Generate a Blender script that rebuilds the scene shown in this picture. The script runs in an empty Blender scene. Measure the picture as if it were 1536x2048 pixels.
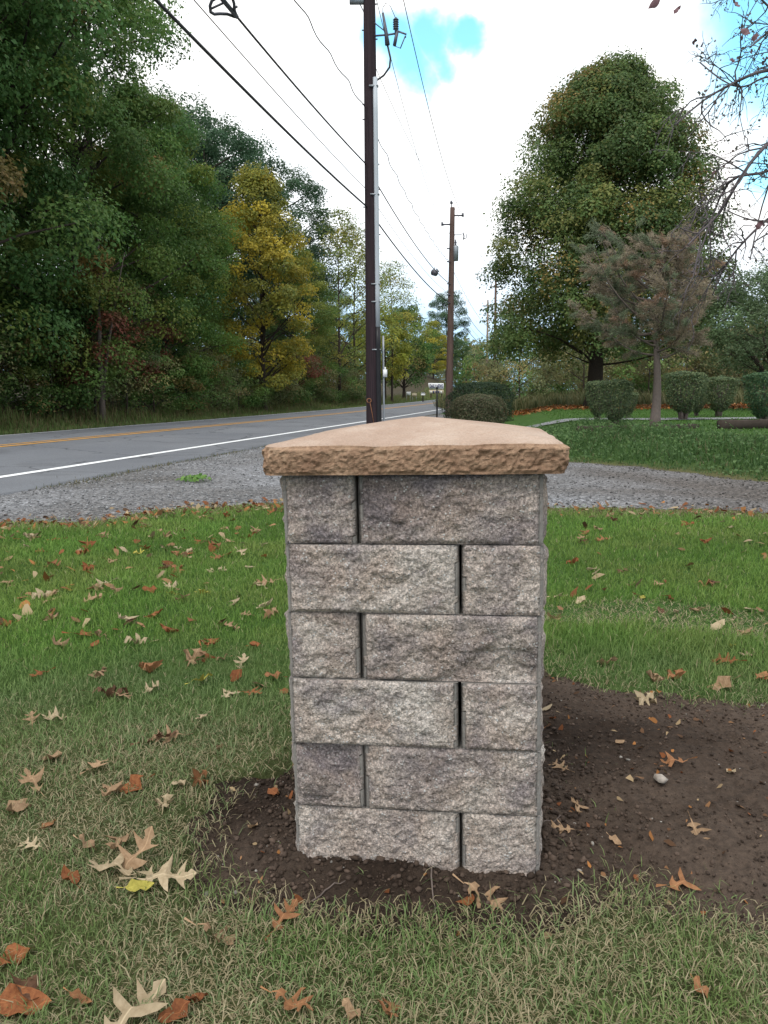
import bpy, math, random
import numpy as np
from mathutils import Vector, Matrix

sc = bpy.context.scene
C = sc.collection
R = math.radians
rng = np.random.default_rng(11)
random.seed(11)

# ------------------------------------------------------------------ camera
FPX, PITCH, ROLL, EYE = 1577.0, 0.1485, R(-0.3), 1.0655
cd = bpy.data.cameras.new('camera')
cd.sensor_fit = 'VERTICAL'; cd.sensor_height = 36.0; cd.lens = FPX / 2048 * 36.0
cd.clip_start = 0.02; cd.clip_end = 3000
cam = bpy.data.objects.new('camera', cd); C.objects.link(cam)
cam.matrix_world = Matrix.Translation((0, 0, EYE)) @ Matrix.Rotation(math.pi / 2 - PITCH, 4, 'X') @ Matrix.Rotation(ROLL, 4, 'Z')
sc.camera = cam

# ------------------------------------------------------------------ sky, sun, exposure
SUN_EL, SUN_AZ = R(56), R(205)          # azimuth clockwise from +Y: high, behind the camera's left shoulder
sc.view_settings.view_transform = 'Standard'
sc.view_settings.look = 'None'
sc.view_settings.exposure = 1.0
sc.view_settings.gamma = 1.0
sc.view_settings.use_curve_mapping = False


def pray(u, v):
    """direction of the photo pixel (u, v), scaled so that y = 1"""
    du, dv = u - 768, v - 1024
    cr, sr = math.cos(-ROLL), math.sin(-ROLL)
    uu = du * cr - dv * sr; vv = du * sr + dv * cr
    c, s = math.cos(PITCH), math.sin(PITCH)
    up = -vv / FPX
    y = c + up * s; z = -s + up * c; x = uu / FPX
    return Vector((x / y, 1.0, z / y))


def at(u, v, y):
    d = pray(u, v)
    return Vector((d.x * y, y, EYE + d.z * y))


def gnd(u, v, z=0.0):
    d = pray(u, v); t = (z - EYE) / d.z
    return Vector((d.x * t, t, z))


w = bpy.data.worlds.new('World'); sc.world = w; w.use_nodes = True
nt = w.node_tree; N = nt.nodes; Lk = nt.links; N.clear()


def wn(t, **k):
    n = N.new(t)
    for a, b in k.items(): setattr(n, a, b)
    return n


out = wn('ShaderNodeOutputWorld'); bg = wn('ShaderNodeBackground'); bg2 = wn('ShaderNodeBackground'); mixs = wn('ShaderNodeMixShader')
sky = wn('ShaderNodeTexSky'); sky.sky_type = 'NISHITA'; sky.sun_disc = False
sky.sun_elevation = SUN_EL; sky.sun_rotation = SUN_AZ; sky.air_density = 1.0; sky.dust_density = 0.1; sky.ozone_density = 1.5
bg.inputs['Strength'].default_value = 0.15
cy = wn('ShaderNodeMix', data_type='RGBA', blend_type='MULTIPLY'); cy.inputs['Factor'].default_value = 1.0; cy.inputs['B'].default_value = (0.8, 1.4, 1.25, 1); Lk.new(sky.outputs[0], cy.inputs['A'])
Lk.new(cy.outputs['Result'], bg.inputs['Color'])
tc = wn('ShaderNodeTexCoord')
nz = wn('ShaderNodeTexNoise'); nz.inputs['Scale'].default_value = 7.0; nz.inputs['Detail'].default_value = 6.0; nz.inputs['Roughness'].default_value = 0.55
Lk.new(tc.outputs['Generated'], nz.inputs['Vector'])
sub = wn('ShaderNodeVectorMath', operation='SUBTRACT'); sub.inputs[1].default_value = (0.5, 0.5, 0.5); Lk.new(nz.outputs['Color'], sub.inputs[0])
scl = wn('ShaderNodeVectorMath', operation='SCALE'); scl.inputs['Scale'].default_value = 0.13; Lk.new(sub.outputs[0], scl.inputs[0])
add = wn('ShaderNodeVectorMath', operation='ADD'); Lk.new(tc.outputs['Generated'], add.inputs[0]); Lk.new(scl.outputs[0], add.inputs[1])
nrm = wn('ShaderNodeVectorMath', operation='NORMALIZE'); Lk.new(add.outputs[0], nrm.inputs[0])
gaps = [(pray(820, 125).normalized(), 1.6), (pray(930, 92).normalized(), 1.1), (pray(875, 105).normalized(), 1.35), (pray(1545, 30).normalized(), 4.6), (pray(1540, 330).normalized(), 1.8)]
for k in range(11):                                   # the same broken cloud goes on round the rest of the sky
    a = 1.0 + k * 0.47; e = 0.35 + 0.9 * ((k * 0.618) % 1)
    gaps.append((Vector((math.sin(a) * math.cos(e), math.cos(a) * math.cos(e), math.sin(e))), 3 + 3 * ((k * 0.37) % 1)))
last = None
for g, rad in gaps:
    d = wn('ShaderNodeVectorMath', operation='DOT_PRODUCT'); d.inputs[1].default_value = g; Lk.new(nrm.outputs[0], d.inputs[0])
    m = wn('ShaderNodeMapRange', interpolation_type='SMOOTHSTEP'); m.inputs['From Min'].default_value = math.cos(R(rad * 1.35)); m.inputs['From Max'].default_value = math.cos(R(rad * 0.45))
    m.inputs['To Max'].default_value = 0.95
    Lk.new(d.outputs['Value'], m.inputs['Value'])
    if last is None: last = m.outputs[0]
    else:
        mx = wn('ShaderNodeMath', operation='MAXIMUM'); Lk.new(last, mx.inputs[0]); Lk.new(m.outputs[0], mx.inputs[1]); last = mx.outputs[0]
sep = wn('ShaderNodeSeparateXYZ'); Lk.new(nrm.outputs[0], sep.inputs[0])
band = wn('ShaderNodeMapRange', interpolation_type='SMOOTHSTEP'); band.inputs['From Min'].default_value = 0.20; band.inputs['From Max'].default_value = 0.04
Lk.new(sep.outputs['Z'], band.inputs['Value'])
nz2 = wn('ShaderNodeTexNoise'); nz2.inputs['Scale'].default_value = 3.0; nz2.inputs['Detail'].default_value = 5.0
Lk.new(tc.outputs['Generated'], nz2.inputs['Vector'])
cr = wn('ShaderNodeValToRGB'); cr.color_ramp.elements[0].position = 0.3; cr.color_ramp.elements[0].color = (0.88, 0.93, 0.98, 1)
cr.color_ramp.elements[1].position = 0.6; cr.color_ramp.elements[1].color = (1.0, 0.99, 0.97, 1)
Lk.new(nz2.outputs['Fac'], cr.inputs[0]); bmix = wn('ShaderNodeMix', data_type='RGBA'); Lk.new(band.outputs[0], bmix.inputs['Factor']); Lk.new(cr.outputs[0], bmix.inputs['A']); bmix.inputs['B'].default_value = (0.42, 0.66, 0.90, 1)   # thin bluish cloud low down
Lk.new(bmix.outputs['Result'], bg2.inputs['Color']); bg2.inputs['Strength'].default_value = 0.78
Lk.new(last, mixs.inputs[0]); Lk.new(bg2.outputs[0], mixs.inputs[1]); Lk.new(bg.outputs[0], mixs.inputs[2]); Lk.new(mixs.outputs[0], out.inputs[0])

sl = bpy.data.lights.new('sun', 'SUN'); sl.energy = 0.9; sl.angle = R(18); sl.color = (1.0, 0.96, 0.9)
so = bpy.data.objects.new('sun', sl); C.objects.link(so)
sd = Vector((math.sin(SUN_AZ) * math.cos(SUN_EL), math.cos(SUN_AZ) * math.cos(SUN_EL), math.sin(SUN_EL)))
so.rotation_euler = sd.to_track_quat('Z', 'Y').to_euler(); so.location = (0, -10, 30)

sc.render.engine = 'CYCLES'
sc.cycles.use_denoising = True
sc.cycles.max_bounces = 6; sc.cycles.diffuse_bounces = 3; sc.cycles.transmission_bounces = 4; sc.cycles.transparent_max_bounces = 4
sc.cycles.sample_clamp_indirect = 5.0


# ------------------------------------------------------------------ numpy noise
def _h(ix, iy, iz, seed):
    h = (ix.astype(np.int64) * 374761393 + iy.astype(np.int64) * 668265263 + iz.astype(np.int64) * 2147483647 + seed * 144665) & 0xFFFFFFFF
    h = ((h ^ (h >> 13)) * 1274126177) & 0xFFFFFFFF
    h = ((h ^ (h >> 16)) * 2246822519) & 0xFFFFFFFF
    return ((h ^ (h >> 15)) & 0xFFFFFF) / float(0xFFFFFF)


def vnoise(x, y, z=None, seed=0):
    x = np.asarray(x, float); y = np.asarray(y, float)
    z = np.zeros_like(x) if z is None else np.asarray(z, float) + 0 * x
    ix, iy, iz = np.floor(x), np.floor(y), np.floor(z)
    fx, fy, fz = x - ix, y - iy, z - iz
    fx, fy, fz = [t * t * (3 - 2 * t) for t in (fx, fy, fz)]
    r = 0
    for a in (0, 1):
        for b in (0, 1):
            for c in (0, 1):
                r = r + (fx if a else 1 - fx) * (fy if b else 1 - fy) * (fz if c else 1 - fz) * _h(ix + a, iy + b, iz + c, seed)
    return r


def fbm(x, y, z=None, o=4, seed=0, g=0.5):
    r, a, t = 0, 1.0, 0
    for k in range(o):
        f = 2.03 ** k
        r = r + a * vnoise(np.asarray(x) * f, np.asarray(y) * f, None if z is None else np.asarray(z) * f, seed + k * 17); t += a; a *= g
    return r / t - 0.5            # about -0.5 .. 0.5


def sstep(a, b, x):
    t = np.clip((np.asarray(x, float) - a) / (b - a), 0, 1); return t * t * (3 - 2 * t)


def lerp(a, b, t): return a + (b - a) * t


# ------------------------------------------------------------------ mesh helpers
def mesh_np(name, V, polys, cols=None, smooth=False):
    """polys: list of (n,k) index arrays"""
    me = bpy.data.meshes.new(name)
    V = np.asarray(V, np.float32)
    me.vertices.add(len(V)); me.vertices.foreach_set('co', V.ravel())
    polys = [np.asarray(p, np.int32) for p in polys if len(p)]
    li = np.concatenate([p.ravel() for p in polys])
    tot = np.concatenate([np.full(len(p), p.shape[1], np.int32) for p in polys])
    st = np.concatenate([[0], np.cumsum(tot)[:-1]]).astype(np.int32)
    me.loops.add(len(li)); me.loops.foreach_set('vertex_index', li)
    me.polygons.add(len(tot)); me.polygons.foreach_set('loop_start', st)
    if smooth: me.polygons.foreach_set('use_smooth', np.ones(len(tot), bool))
    me.update(calc_edges=True); me.validate()
    if cols is not None:
        a = me.attributes.new('Col', 'FLOAT_COLOR', 'POINT')
        cc = np.ones((len(V), 4), np.float32); cc[:, :3] = cols
        a.data.foreach_set('color', cc.ravel())
    return me


class MB:
    def __init__(s): s.v = []; s.f = {3: [], 4: []}; s.n = 0; s.c = []
    def add(s, V, polys, col=None):
        V = np.asarray(V, float).reshape(-1, 3); s.v.append(V)
        for p in polys:
            p = np.asarray(p, int)
            if len(p): s.f[p.shape[1]].append(p + s.n)
        s.c.append(np.tile(np.array(col if col is not None else (1, 1, 1), float), (len(V), 1)) if np.ndim(col) < 2 else np.asarray(col)); s.n += len(V)
        return s
    def box(s, lo, hi, col=None, M=None):
        x0, y0, z0 = lo; x1, y1, z1 = hi
        V = np.array([(x0, y0, z0), (x1, y0, z0), (x1, y1, z0), (x0, y1, z0), (x0, y0, z1), (x1, y0, z1), (x1, y1, z1), (x0, y1, z1)], float)
        if M is not None: V = np.array([M @ Vector(v) for v in V])
        return s.add(V, [[(0, 3, 2, 1), (4, 5, 6, 7), (0, 1, 5, 4), (1, 2, 6, 5), (2, 3, 7, 6), (3, 0, 4, 7)]], col)
    def tube(s, pts, rad, seg=8, caps=True, col=None):
        pts = np.asarray(pts, float); n = len(pts); rad = np.broadcast_to(np.asarray(rad, float), (n,))
        t = np.gradient(pts, axis=0); t /= np.linalg.norm(t, axis=1)[:, None] + 1e-9
        up = np.array([0, 0, 1.0]) if abs(t[0, 2]) < 0.9 else np.array([1.0, 0, 0])
        a = np.cross(t, up); 
        bad = np.linalg.norm(a, axis=1) < 0.05
        a[bad] = np.cross(t[bad], np.array([0.3, 0.9, 0.1]))
        a /= np.linalg.norm(a, axis=1)[:, None]; b = np.cross(a, t)
        an = np.linspace(0, 2 * np.pi, seg, endpoint=False)
        V = (pts[:, None] + rad[:, None, None] * (np.cos(an)[None, :, None] * a[:, None] + np.sin(an)[None, :, None] * b[:, None])).reshape(-1, 3)
        i = np.arange(n - 1)[:, None] * seg; j = np.arange(seg)[None]; k = (j + 1) % seg
        q = np.stack([i + j, i + k, i + seg + k, i + seg + j], -1).reshape(-1, 4)
        polys = [q]
        if caps:
            V = np.vstack([V, pts[0], pts[-1]]); m = n * seg
            jj = np.arange(seg); kk = (jj + 1) % seg
            polys += [np.stack([kk, jj, np.full(seg, m)], 1), np.stack([m - seg + jj, m - seg + kk, np.full(seg, m + 1)], 1)]
        return s.add(V, polys, col)
    def lathe(s, prof, seg=16, o=(0, 0, 0), col=None):
        """prof: (radius, z) from bottom to top"""
        prof = np.asarray(prof, float); n = len(prof); an = np.linspace(0, 2 * np.pi, seg, endpoint=False)
        V = np.stack([prof[:, 0][:, None] * np.cos(an), prof[:, 0][:, None] * np.sin(an), np.repeat(prof[:, 1][:, None], seg, 1)], -1).reshape(-1, 3) + np.array(o)
        i = np.arange(n - 1)[:, None] * seg; j = np.arange(seg)[None]; k = (j + 1) % seg
        return s.add(V, [np.stack([i + j, i + k, i + seg + k, i + seg + j], -1).reshape(-1, 4)], col)
    def mesh(s, name, smooth=False, cols=False):
        return mesh_np(name, np.vstack(s.v), [np.vstack(s.f[k]) for k in (4, 3) if s.f[k]], np.vstack(s.c) if cols else None, smooth)


def obj(name, me, mat, parent=None, loc=None):
    o = bpy.data.objects.new(name, me); C.objects.link(o)
    if mat is not None and not me.materials: 
        for m in (mat if isinstance(mat, (list, tuple)) else [mat]): me.materials.append(m)
    if parent is not None: o.parent = parent
    if loc is not None: o.location = loc
    return o


def tag(o, label, cat, group=None):
    o['label'] = label; o['category'] = cat
    if group: o['group'] = group
    return o


def thing(name, label, cat, loc=(0, 0, 0), rz=0.0, group=None):
    o = bpy.data.objects.new(name, None); C.objects.link(o); o.empty_display_size = 0.1
    o.location = loc; o.rotation_euler = (0, 0, rz)
    return tag(o, label, cat, group)


def struct(name, me, mat): o = obj(name, me, mat); o['kind'] = 'structure'; return o


def stuff(name, me, mat, label, cat, parent=None):
    o = obj(name, me, mat, parent); o['kind'] = 'stuff'
    if parent is None: tag(o, label, cat)
    return o


def copy_tree(o, parent=None):
    c = o.copy(); C.objects.link(c); c.parent = parent
    for ch in list(o.children): copy_tree(ch, c)
    return c


def grid_faces(nx, ny, keep=None):
    i = np.arange(ny - 1)[:, None] * nx + np.arange(nx - 1)[None]
    q = np.stack([i, i + 1, i + nx + 1, i + nx], -1).reshape(-1, 4)
    return q if keep is None else q[keep.ravel()]


def compact(V, q, cols=None):
    u, inv = np.unique(q, return_inverse=True)
    return V[u], inv.reshape(q.shape), (None if cols is None else cols[u])


# ------------------------------------------------------------------ materials
class Mat:
    def __init__(s, name):
        s.m = bpy.data.materials.new(name); s.m.use_nodes = True; s.t = s.m.node_tree; s.t.nodes.clear()
        s.out = s.n('ShaderNodeOutputMaterial'); s.b = s.n('ShaderNodeBsdfPrincipled'); s.l(s.b.outputs[0], s.out.inputs[0])
    def n(s, t, **k):
        x = s.t.nodes.new(t)
        for a, b in k.items(): setattr(x, a, b)
        return x
    def l(s, a, b): s.t.links.new(a, b); return b
    def coord(s, kind='Object'): return s.n('ShaderNodeTexCoord').outputs[kind]
    def mapped(s, v, scale):
        m = s.n('ShaderNodeMapping'); m.inputs['Scale'].default_value = scale; s.l(v, m.inputs[0]); return m.outputs[0]
    def noise(s, v, scale, det=4, rough=0.55):
        x = s.n('ShaderNodeTexNoise'); x.inputs['Scale'].default_value = scale; x.inputs['Detail'].default_value = det; x.inputs['Roughness'].default_value = rough
        s.l(v, x.inputs['Vector']); return x.outputs['Fac']
    def voro(s, v, scale, feat='F1', o='Distance'):
        x = s.n('ShaderNodeTexVoronoi', feature=feat); x.inputs['Scale'].default_value = scale; s.l(v, x.inputs['Vector']); return x.outputs[o]
    def ramp(s, f, stops):
        x = s.n('ShaderNodeValToRGB'); e = x.color_ramp.elements
        while len(e) < len(stops): e.new(0.5)
        for k, (p, c) in enumerate(stops):
            e[k].position = p; e[k].color = (*c, 1) if len(c) == 3 else c
        s.l(f, x.inputs[0]); return x.outputs[0]
    def rng(s, f, a, b, c=0.0, d=1.0):
        x = s.n('ShaderNodeMapRange'); 
        for k, v in zip(('From Min', 'From Max', 'To Min', 'To Max'), (a, b, c, d)): x.inputs[k].default_value = v
        s.l(f, x.inputs['Value']); return x.outputs[0]
    def mix(s, f, a, b, mode='MIX'):
        x = s.n('ShaderNodeMix', data_type='RGBA', blend_type=mode)
        for sock, v in ((x.inputs['Factor'], f), (x.inputs['A'], a), (x.inputs['B'], b)):
            if isinstance(v, (int, float)): sock.default_value = v
            elif isinstance(v, tuple): sock.default_value = (*v, 1)
            else: s.l(v, sock)
        return x.outputs['Result']
    def attr(s, name='Col'): return s.n('ShaderNodeAttribute', attribute_name=name).outputs['Color']
    def base(s, c):
        if isinstance(c, tuple): s.b.inputs['Base Color'].default_value = (*c, 1)
        else: s.l(c, s.b.inputs['Base Color'])
        return s
    def set(s, rough=0.8, spec=0.3, metal=0.0):
        s.b.inputs['Roughness'].default_value = rough; s.b.inputs['Specular IOR Level'].default_value = spec; s.b.inputs['Metallic'].default_value = metal; return s
    def bump(s, f, strength=0.5, dist=0.01):
        x = s.n('ShaderNodeBump'); x.inputs['Strength'].default_value = strength; x.inputs['Distance'].default_value = dist
        s.l(f, x.inputs['Height']); s.l(x.outputs[0], s.b.inputs['Normal']); return s


def simple(name, col, rough=0.7, var=0.25, scale=20, spec=0.3, metal=0.0, bump=0.0):
    m = Mat(name); v = m.coord('Object'); f = m.noise(v, scale)
    m.base(m.mix(f, tuple(c * (1 - var) for c in col), tuple(min(1, c * (1 + var)) for c in col))).set(rough, spec, metal)
    if bump: m.bump(m.noise(v, scale * 3), bump, 0.005)
    return m.m


def leafmat(name, trans=0.35, rough=0.55, spec=0.25, gain=1.0):
    m = Mat(name); oi = m.n('ShaderNodeObjectInfo')
    c = m.mix(1.0, m.attr(), oi.outputs['Color'], 'MULTIPLY')
    if gain != 1: c = m.mix(1.0, c, (gain, gain, gain), 'MULTIPLY')
    m.base(c).set(rough, spec)
    if trans:
        t = m.n('ShaderNodeBsdfTranslucent'); m.l(c, t.inputs[0]); x = m.n('ShaderNodeMixShader'); x.inputs[0].default_value = trans
        m.l(m.b.outputs[0], x.inputs[1]); m.l(t.outputs[0], x.inputs[2]); m.l(x.outputs[0], m.out.inputs[0])
    return m.m


M_leaf = leafmat('foliage', 0.42, gain=1.8)
M_grass = leafmat('grass_blades', 0.3, 0.6, 0.2)
M_dry = leafmat('dry_leaf', 0.15, 0.7, 0.15)
M_bark = simple('bark', (0.055, 0.043, 0.036), 0.9, 0.5, 14, 0.1, bump=0.6)
M_barkp = simple('bark_grey', (0.15, 0.12, 0.105), 0.9, 0.4, 18, 0.1, bump=0.6)
M_twig = simple('twig_bark', (0.10, 0.085, 0.09), 0.85, 0.3, 30, 0.2)
M_black = simple('black_plastic', (0.012, 0.012, 0.014), 0.45, 0.3, 12)
M_wire = simple('wire_sheath', (0.03, 0.03, 0.033), 0.6, 0.2, 3)
M_metal = simple('galvanised_metal', (0.32, 0.34, 0.36), 0.5, 0.2, 25, 0.5, 0.6)
M_dkmetal = simple('dark_metal', (0.09, 0.09, 0.11), 0.5, 0.3, 25, 0.5, 0.3)
M_white = simple('white_paint', (0.72, 0.73, 0.74), 0.5, 0.06, 9)
M_cond = simple('grey_conduit', (0.42, 0.45, 0.48), 0.45, 0.06, 6)


# ------------------------------------------------------------------ layout: road frame, masks, terrain
DX, DY = math.sin(R(11.8)), math.cos(R(11.8))           # road direction; p = distance to the left of the line through the camera
P_EDGE, P_NEAR, P_MID, P_FAR, P_FEDGE = 5.9, 7.0, 10.55, 13.75, 14.25


def road_p(x, y): return -DY * np.asarray(x) + DX * np.asarray(y)
def road_xy(s, p): return s * DX - p * DY, s * DY + p * DX


def road_z(p):
    return np.interp(p, [P_EDGE, P_NEAR, P_MID, P_FAR, P_FEDGE], [0.0, 0.015, 0.095, 0.06, 0.04])


def rise(y): return 0.28 * (np.clip(np.asarray(y, float) - 35, 0, 200) / 65) ** 1.7


def in_poly(x, y, poly):
    x = np.asarray(x, float); r = np.zeros(x.shape, bool); n = len(poly)
    for i in range(n):
        (x0, y0), (x1, y1) = poly[i], poly[(i + 1) % n]
        if y0 == y1: continue
        c = ((y0 > y) != (y1 > y)) & (x < (x1 - x0) * (y - y0) / (y1 - y0) + x0); r ^= c
    return r


def sdist(x, y, poly):
    """signed distance, positive inside"""
    x = np.asarray(x, float); y = np.asarray(y, float); d = np.full(x.shape, 1e9); n = len(poly)
    for i in range(n):
        (x0, y0), (x1, y1) = poly[i], poly[(i + 1) % n]
        ex, ey = x1 - x0, y1 - y0; L2 = ex * ex + ey * ey + 1e-12
        t = np.clip(((x - x0) * ex + (y - y0) * ey) / L2, 0, 1)
        d = np.minimum(d, np.hypot(x - x0 - t * ex, y - y0 - t * ey))
    return np.where(in_poly(x, y, poly), d, -d)


def G2(u, v): q = gnd(u, v); return (q.x, q.y)


GRAVEL = [(-9.0, 5.1), (-5.5, 6.05), (-3.9, 6.5), (-3.31, 6.72), (-2.71, 6.86), (-2.1, 7.45), (-1.05, 7.9), (0.3, 7.75), (1.53, 7.42), (2.5, 7.3), (3.42, 6.92), (5, 6.3), (9, 4.7), (16, 1.5),
          (17, 3.5), (10, 6.9), (6.6, 8.1), (4.9, 8.75), (4.41, 9.0), (3.95, 10.3), (3.5, 11.4), (2.75, 12.3), (2.2, 13.2), (1.9, 15), (2.2, 18), (2.6, 22), (2.5, 30), (3.3, 40)]
GRAVEL += [road_xy(s, P_EDGE - 0.05) for s in (42, 30, 20, 10, 4, 0, -6)]
SOIL = [G2(*q) for q in [(560, 1530), (470, 1570), (420, 1640), (385, 1720), (395, 1790), (500, 1812), (620, 1832), (780, 1842), (900, 1836), (1020, 1830), (1100, 1812), (1180, 1788), (1270, 1800), (1340, 1832),
        (1440, 1830), (1536, 1815), (1750, 1790), (1900, 1620), (1720, 1430), (1536, 1405), (1400, 1402), (1300, 1395), (1200, 1372), (1090, 1345), (800, 1345), (640, 1440)]]


def gravel_sd(x, y): return sdist(x, y, GRAVEL) + 0.35 * fbm(np.asarray(x) * 1.6, np.asarray(y) * 1.6, o=4, seed=5)
def soil_sd(x, y): return sdist(x, y, SOIL) + 0.16 * fbm(np.asarray(x) * 5, np.asarray(y) * 5, o=4, seed=9)


BANK = [(40, 2), (17, 3.5), (10, 6.9), (6.6, 8.1), (4.9, 8.75), (4.41, 9.0), (3.95, 10.3), (3.5, 11.4), (2.75, 12.3), (2.2, 13.2), (1.9, 15), (2.2, 18), (2.9, 26), (6, 45), (20, 120), (200, 120), (200, -20)]


def H(x, y):
    x = np.asarray(x, float); y = np.asarray(y, float); p = road_p(x, y)
    z = 0.035 * fbm(x * 0.5, y * 0.5, o=3, seed=3) * sstep(0.5, 3, np.hypot(x - 0.1, y - 1.8)) + 0.012 * fbm(x * 4, y * 4, o=3, seed=4)
    b = sdist(x, y, BANK); z = z + 0.30 * sstep(0.1, 3.2, b) * sstep(3.5, 0.5, p + 1.0)
    # far side of the road: shallow ditch, then the wood floor climbs
    z = z + sstep(14.3, 15.3, p) * -0.12 + sstep(15.6, 20, p) * 0.55 + np.clip(p - 20, 0, 60) * 0.05
    onroad = sstep(P_EDGE - 0.35, P_EDGE, p) * sstep(P_FEDGE + 0.5, P_FEDGE, p)
    z = lerp(z, road_z(p) - 0.05, onroad)
    z = z + rise(y)
    z = z + 4.2 * np.exp(-((x - 4) / 9) ** 2 - ((y - 150) / 22) ** 2) * sstep(14.3, 20, p)
    z = z + sstep(120, 400, np.hypot(x, y)) * 9 * sstep(0, -60, p)
    return z


def H1(x, y): return float(H(np.array([x]), np.array([y]))[0])


def axis(lo, hi, c, d0, g):
    a = [c]; d = d0
    while a[-1] < hi: a.append(a[-1] + d); d *= g
    b = [c]; d = d0
    while b[-1] > lo: b.append(b[-1] - d); d *= g
    return np.array(sorted(set(b[1:] + a)))


def ground_cols(x, y):
    """colour of the bare ground below the grass"""
    n1 = fbm(x * 0.8, y * 0.8, o=4, seed=21)[:, None]; n2 = fbm(x * 6, y * 6, o=3, seed=22)[:, None]
    green = np.array((0.05, 0.105, 0.024)); dry = np.array((0.085, 0.085, 0.04)); tan = np.array((0.13, 0.10, 0.055)); floor = np.array((0.05, 0.042, 0.026))
    t = np.clip(sstep(3.2, 1.9, y)[:, None] * 0.8 + n2 * 0.5 + n1 * 0.3, 0, 1)
    c = lerp(green, dry, t) * (1 + 0.5 * n2)
    gs = gravel_sd(x, y)[:, None]; c = lerp(c, tan, sstep(-0.9, -0.1, gs + n2 * 0.5) * sstep(24, 8, y)[:, None] * 0.8)
    p = road_p(x, y)[:, None]
    c = lerp(c, floor, sstep(17.5, 19, p + n2 * 2))
    c = lerp(c, np.array((0.06, 0.09, 0.03)), sstep(14.2, 15, p) * sstep(18, 17, p))
    # orange fallen-leaf belt below the maple, dull field beyond
    lb = np.exp(-((y - 41 - x * 0.02) / 2.6) ** 2)[:, None] * sstep(4, 8, x)[:, None]
    c = lerp(c, np.array((0.17, 0.075, 0.02)), np.clip(lb * (0.75 + 1.2 * n2), 0, 0.9))
    c = lerp(c, np.array((0.07, 0.085, 0.035)), sstep(46, 56, y + 8 * n1[:, 0])[:, None] * sstep(2, -2, p))
    return c


xs = axis(-420, 420, 0.2, 0.06, 1.043); ys = axis(-60, 900, 2.2, 0.06, 1.034)
X, Y = np.meshgrid(xs, ys); xf, yf = X.ravel(), Y.ravel()
m = Mat('lawn_ground'); v = m.coord('Object')
m.base(m.mix(1.0, m.attr(), m.ramp(m.noise(v, 9, 8, 0.7), [(0.25, (0.55, 0.55, 0.5)), (0.75, (1.35, 1.35, 1.3))]), 'MULTIPLY')).set(0.95, 0.1).bump(m.noise(v, 40, 6, 0.7), 0.8, 0.04)
und = sstep(-0.04, 0.08, soil_sd(xf, yf)) * (yf < 4) * (yf > 0)
ground = struct('ground', mesh_np('ground', np.stack([xf, yf, H(xf, yf) - 0.09 * und], 1), [grid_faces(len(xs), len(ys))], lerp(ground_cols(xf, yf), np.array((0.05, 0.035, 0.026)), und[:, None]), True), m.m)

# ------------------------------------------------------------------ road
S = np.concatenate([np.arange(-60, 90, 1.0), np.arange(90, 330, 4.0)])
PP = np.array([P_EDGE - 0.03, P_EDGE, P_EDGE + 0.1, 6.5, P_NEAR, 8, 9, 10, P_MID, 11, 12, 13, P_FAR, P_FEDGE, P_FEDGE + 0.05])


def strip(ps, lift, S=S, jag=0.0):
    SS, Q = np.meshgrid(S, ps)
    Q = Q + jag * (np.arange(len(ps))[:, None] <= 2) * fbm(SS * 1.3, SS * 0, o=3, seed=31) * 1.0
    x, y = road_xy(SS, Q); z = road_z(Q) + rise(y) + lift
    return x, y, z


x, y, z = strip(PP, 0.0, jag=0.25)
z[0] -= 0.10; z[-1] -= 0.10
m = Mat('asphalt'); v = m.coord('Object')
n1 = m.noise(v, 0.35, 5); n2 = m.noise(v, 90, 2, 0.8)
c = m.mix(1.0, m.ramp(n1, [(0.3, (0.115, 0.122, 0.138)), (0.7, (0.16, 0.168, 0.183))]), m.ramp(n2, [(0.3, (0.6, 0.6, 0.6)), (0.7, (1.4, 1.4, 1.4))]), 'MULTIPLY')
rv = m.n('ShaderNodeMapping'); rv.inputs['Rotation'].default_value = (0, 0, R(11.8)); m.l(v, rv.inputs[0])
st = m.noise(m.mapped(rv.outputs[0], (1.4, 0.02, 1)), 1.0, 3)
c = m.mix(m.rng(st, 0.45, 0.75, 0, 0.45), c, (0.085, 0.089, 0.098))
crk = m.n('ShaderNodeTexVoronoi', feature='DISTANCE_TO_EDGE'); crk.inputs['Scale'].default_value = 0.32
wv = m.n('ShaderNodeVectorMath', operation='ADD'); nzc = m.n('ShaderNodeTexNoise'); nzc.inputs['Scale'].default_value = 1.6; nzc.inputs['Detail'].default_value = 6; m.l(v, nzc.inputs['Vector']); m.l(v, wv.inputs[0]); m.l(nzc.outputs['Color'], wv.inputs[1]); m.l(wv.outputs[0], crk.inputs['Vector'])
c = m.mix(m.rng(crk.outputs['Distance'], 0.012, 0.004, 0, 0.7), c, (0.035, 0.036, 0.04))
c = m.mix(m.rng(m.noise(m.mapped(v, (0.6, 0.6, 1)), 1.0, 2), 0.62, 0.64, 0, 0.3), c, (0.075, 0.078, 0.085))
m.base(c).set(0.85, 0.3).bump(n2, 0.4, 0.01)
road = struct('road', mesh_np('road', np.stack([x, y, z], -1).reshape(-1, 3), [grid_faces(len(S), len(PP))], None, True), m.m)


def paint(name, col):
    m = Mat(name); v = m.coord('Object'); f = m.noise(v, 12, 6, 0.7)
    m.base(m.mix(m.rng(f, 0.56, 0.72), col, (0.12, 0.125, 0.13))).set(0.7, 0.3); return m.m


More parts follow.
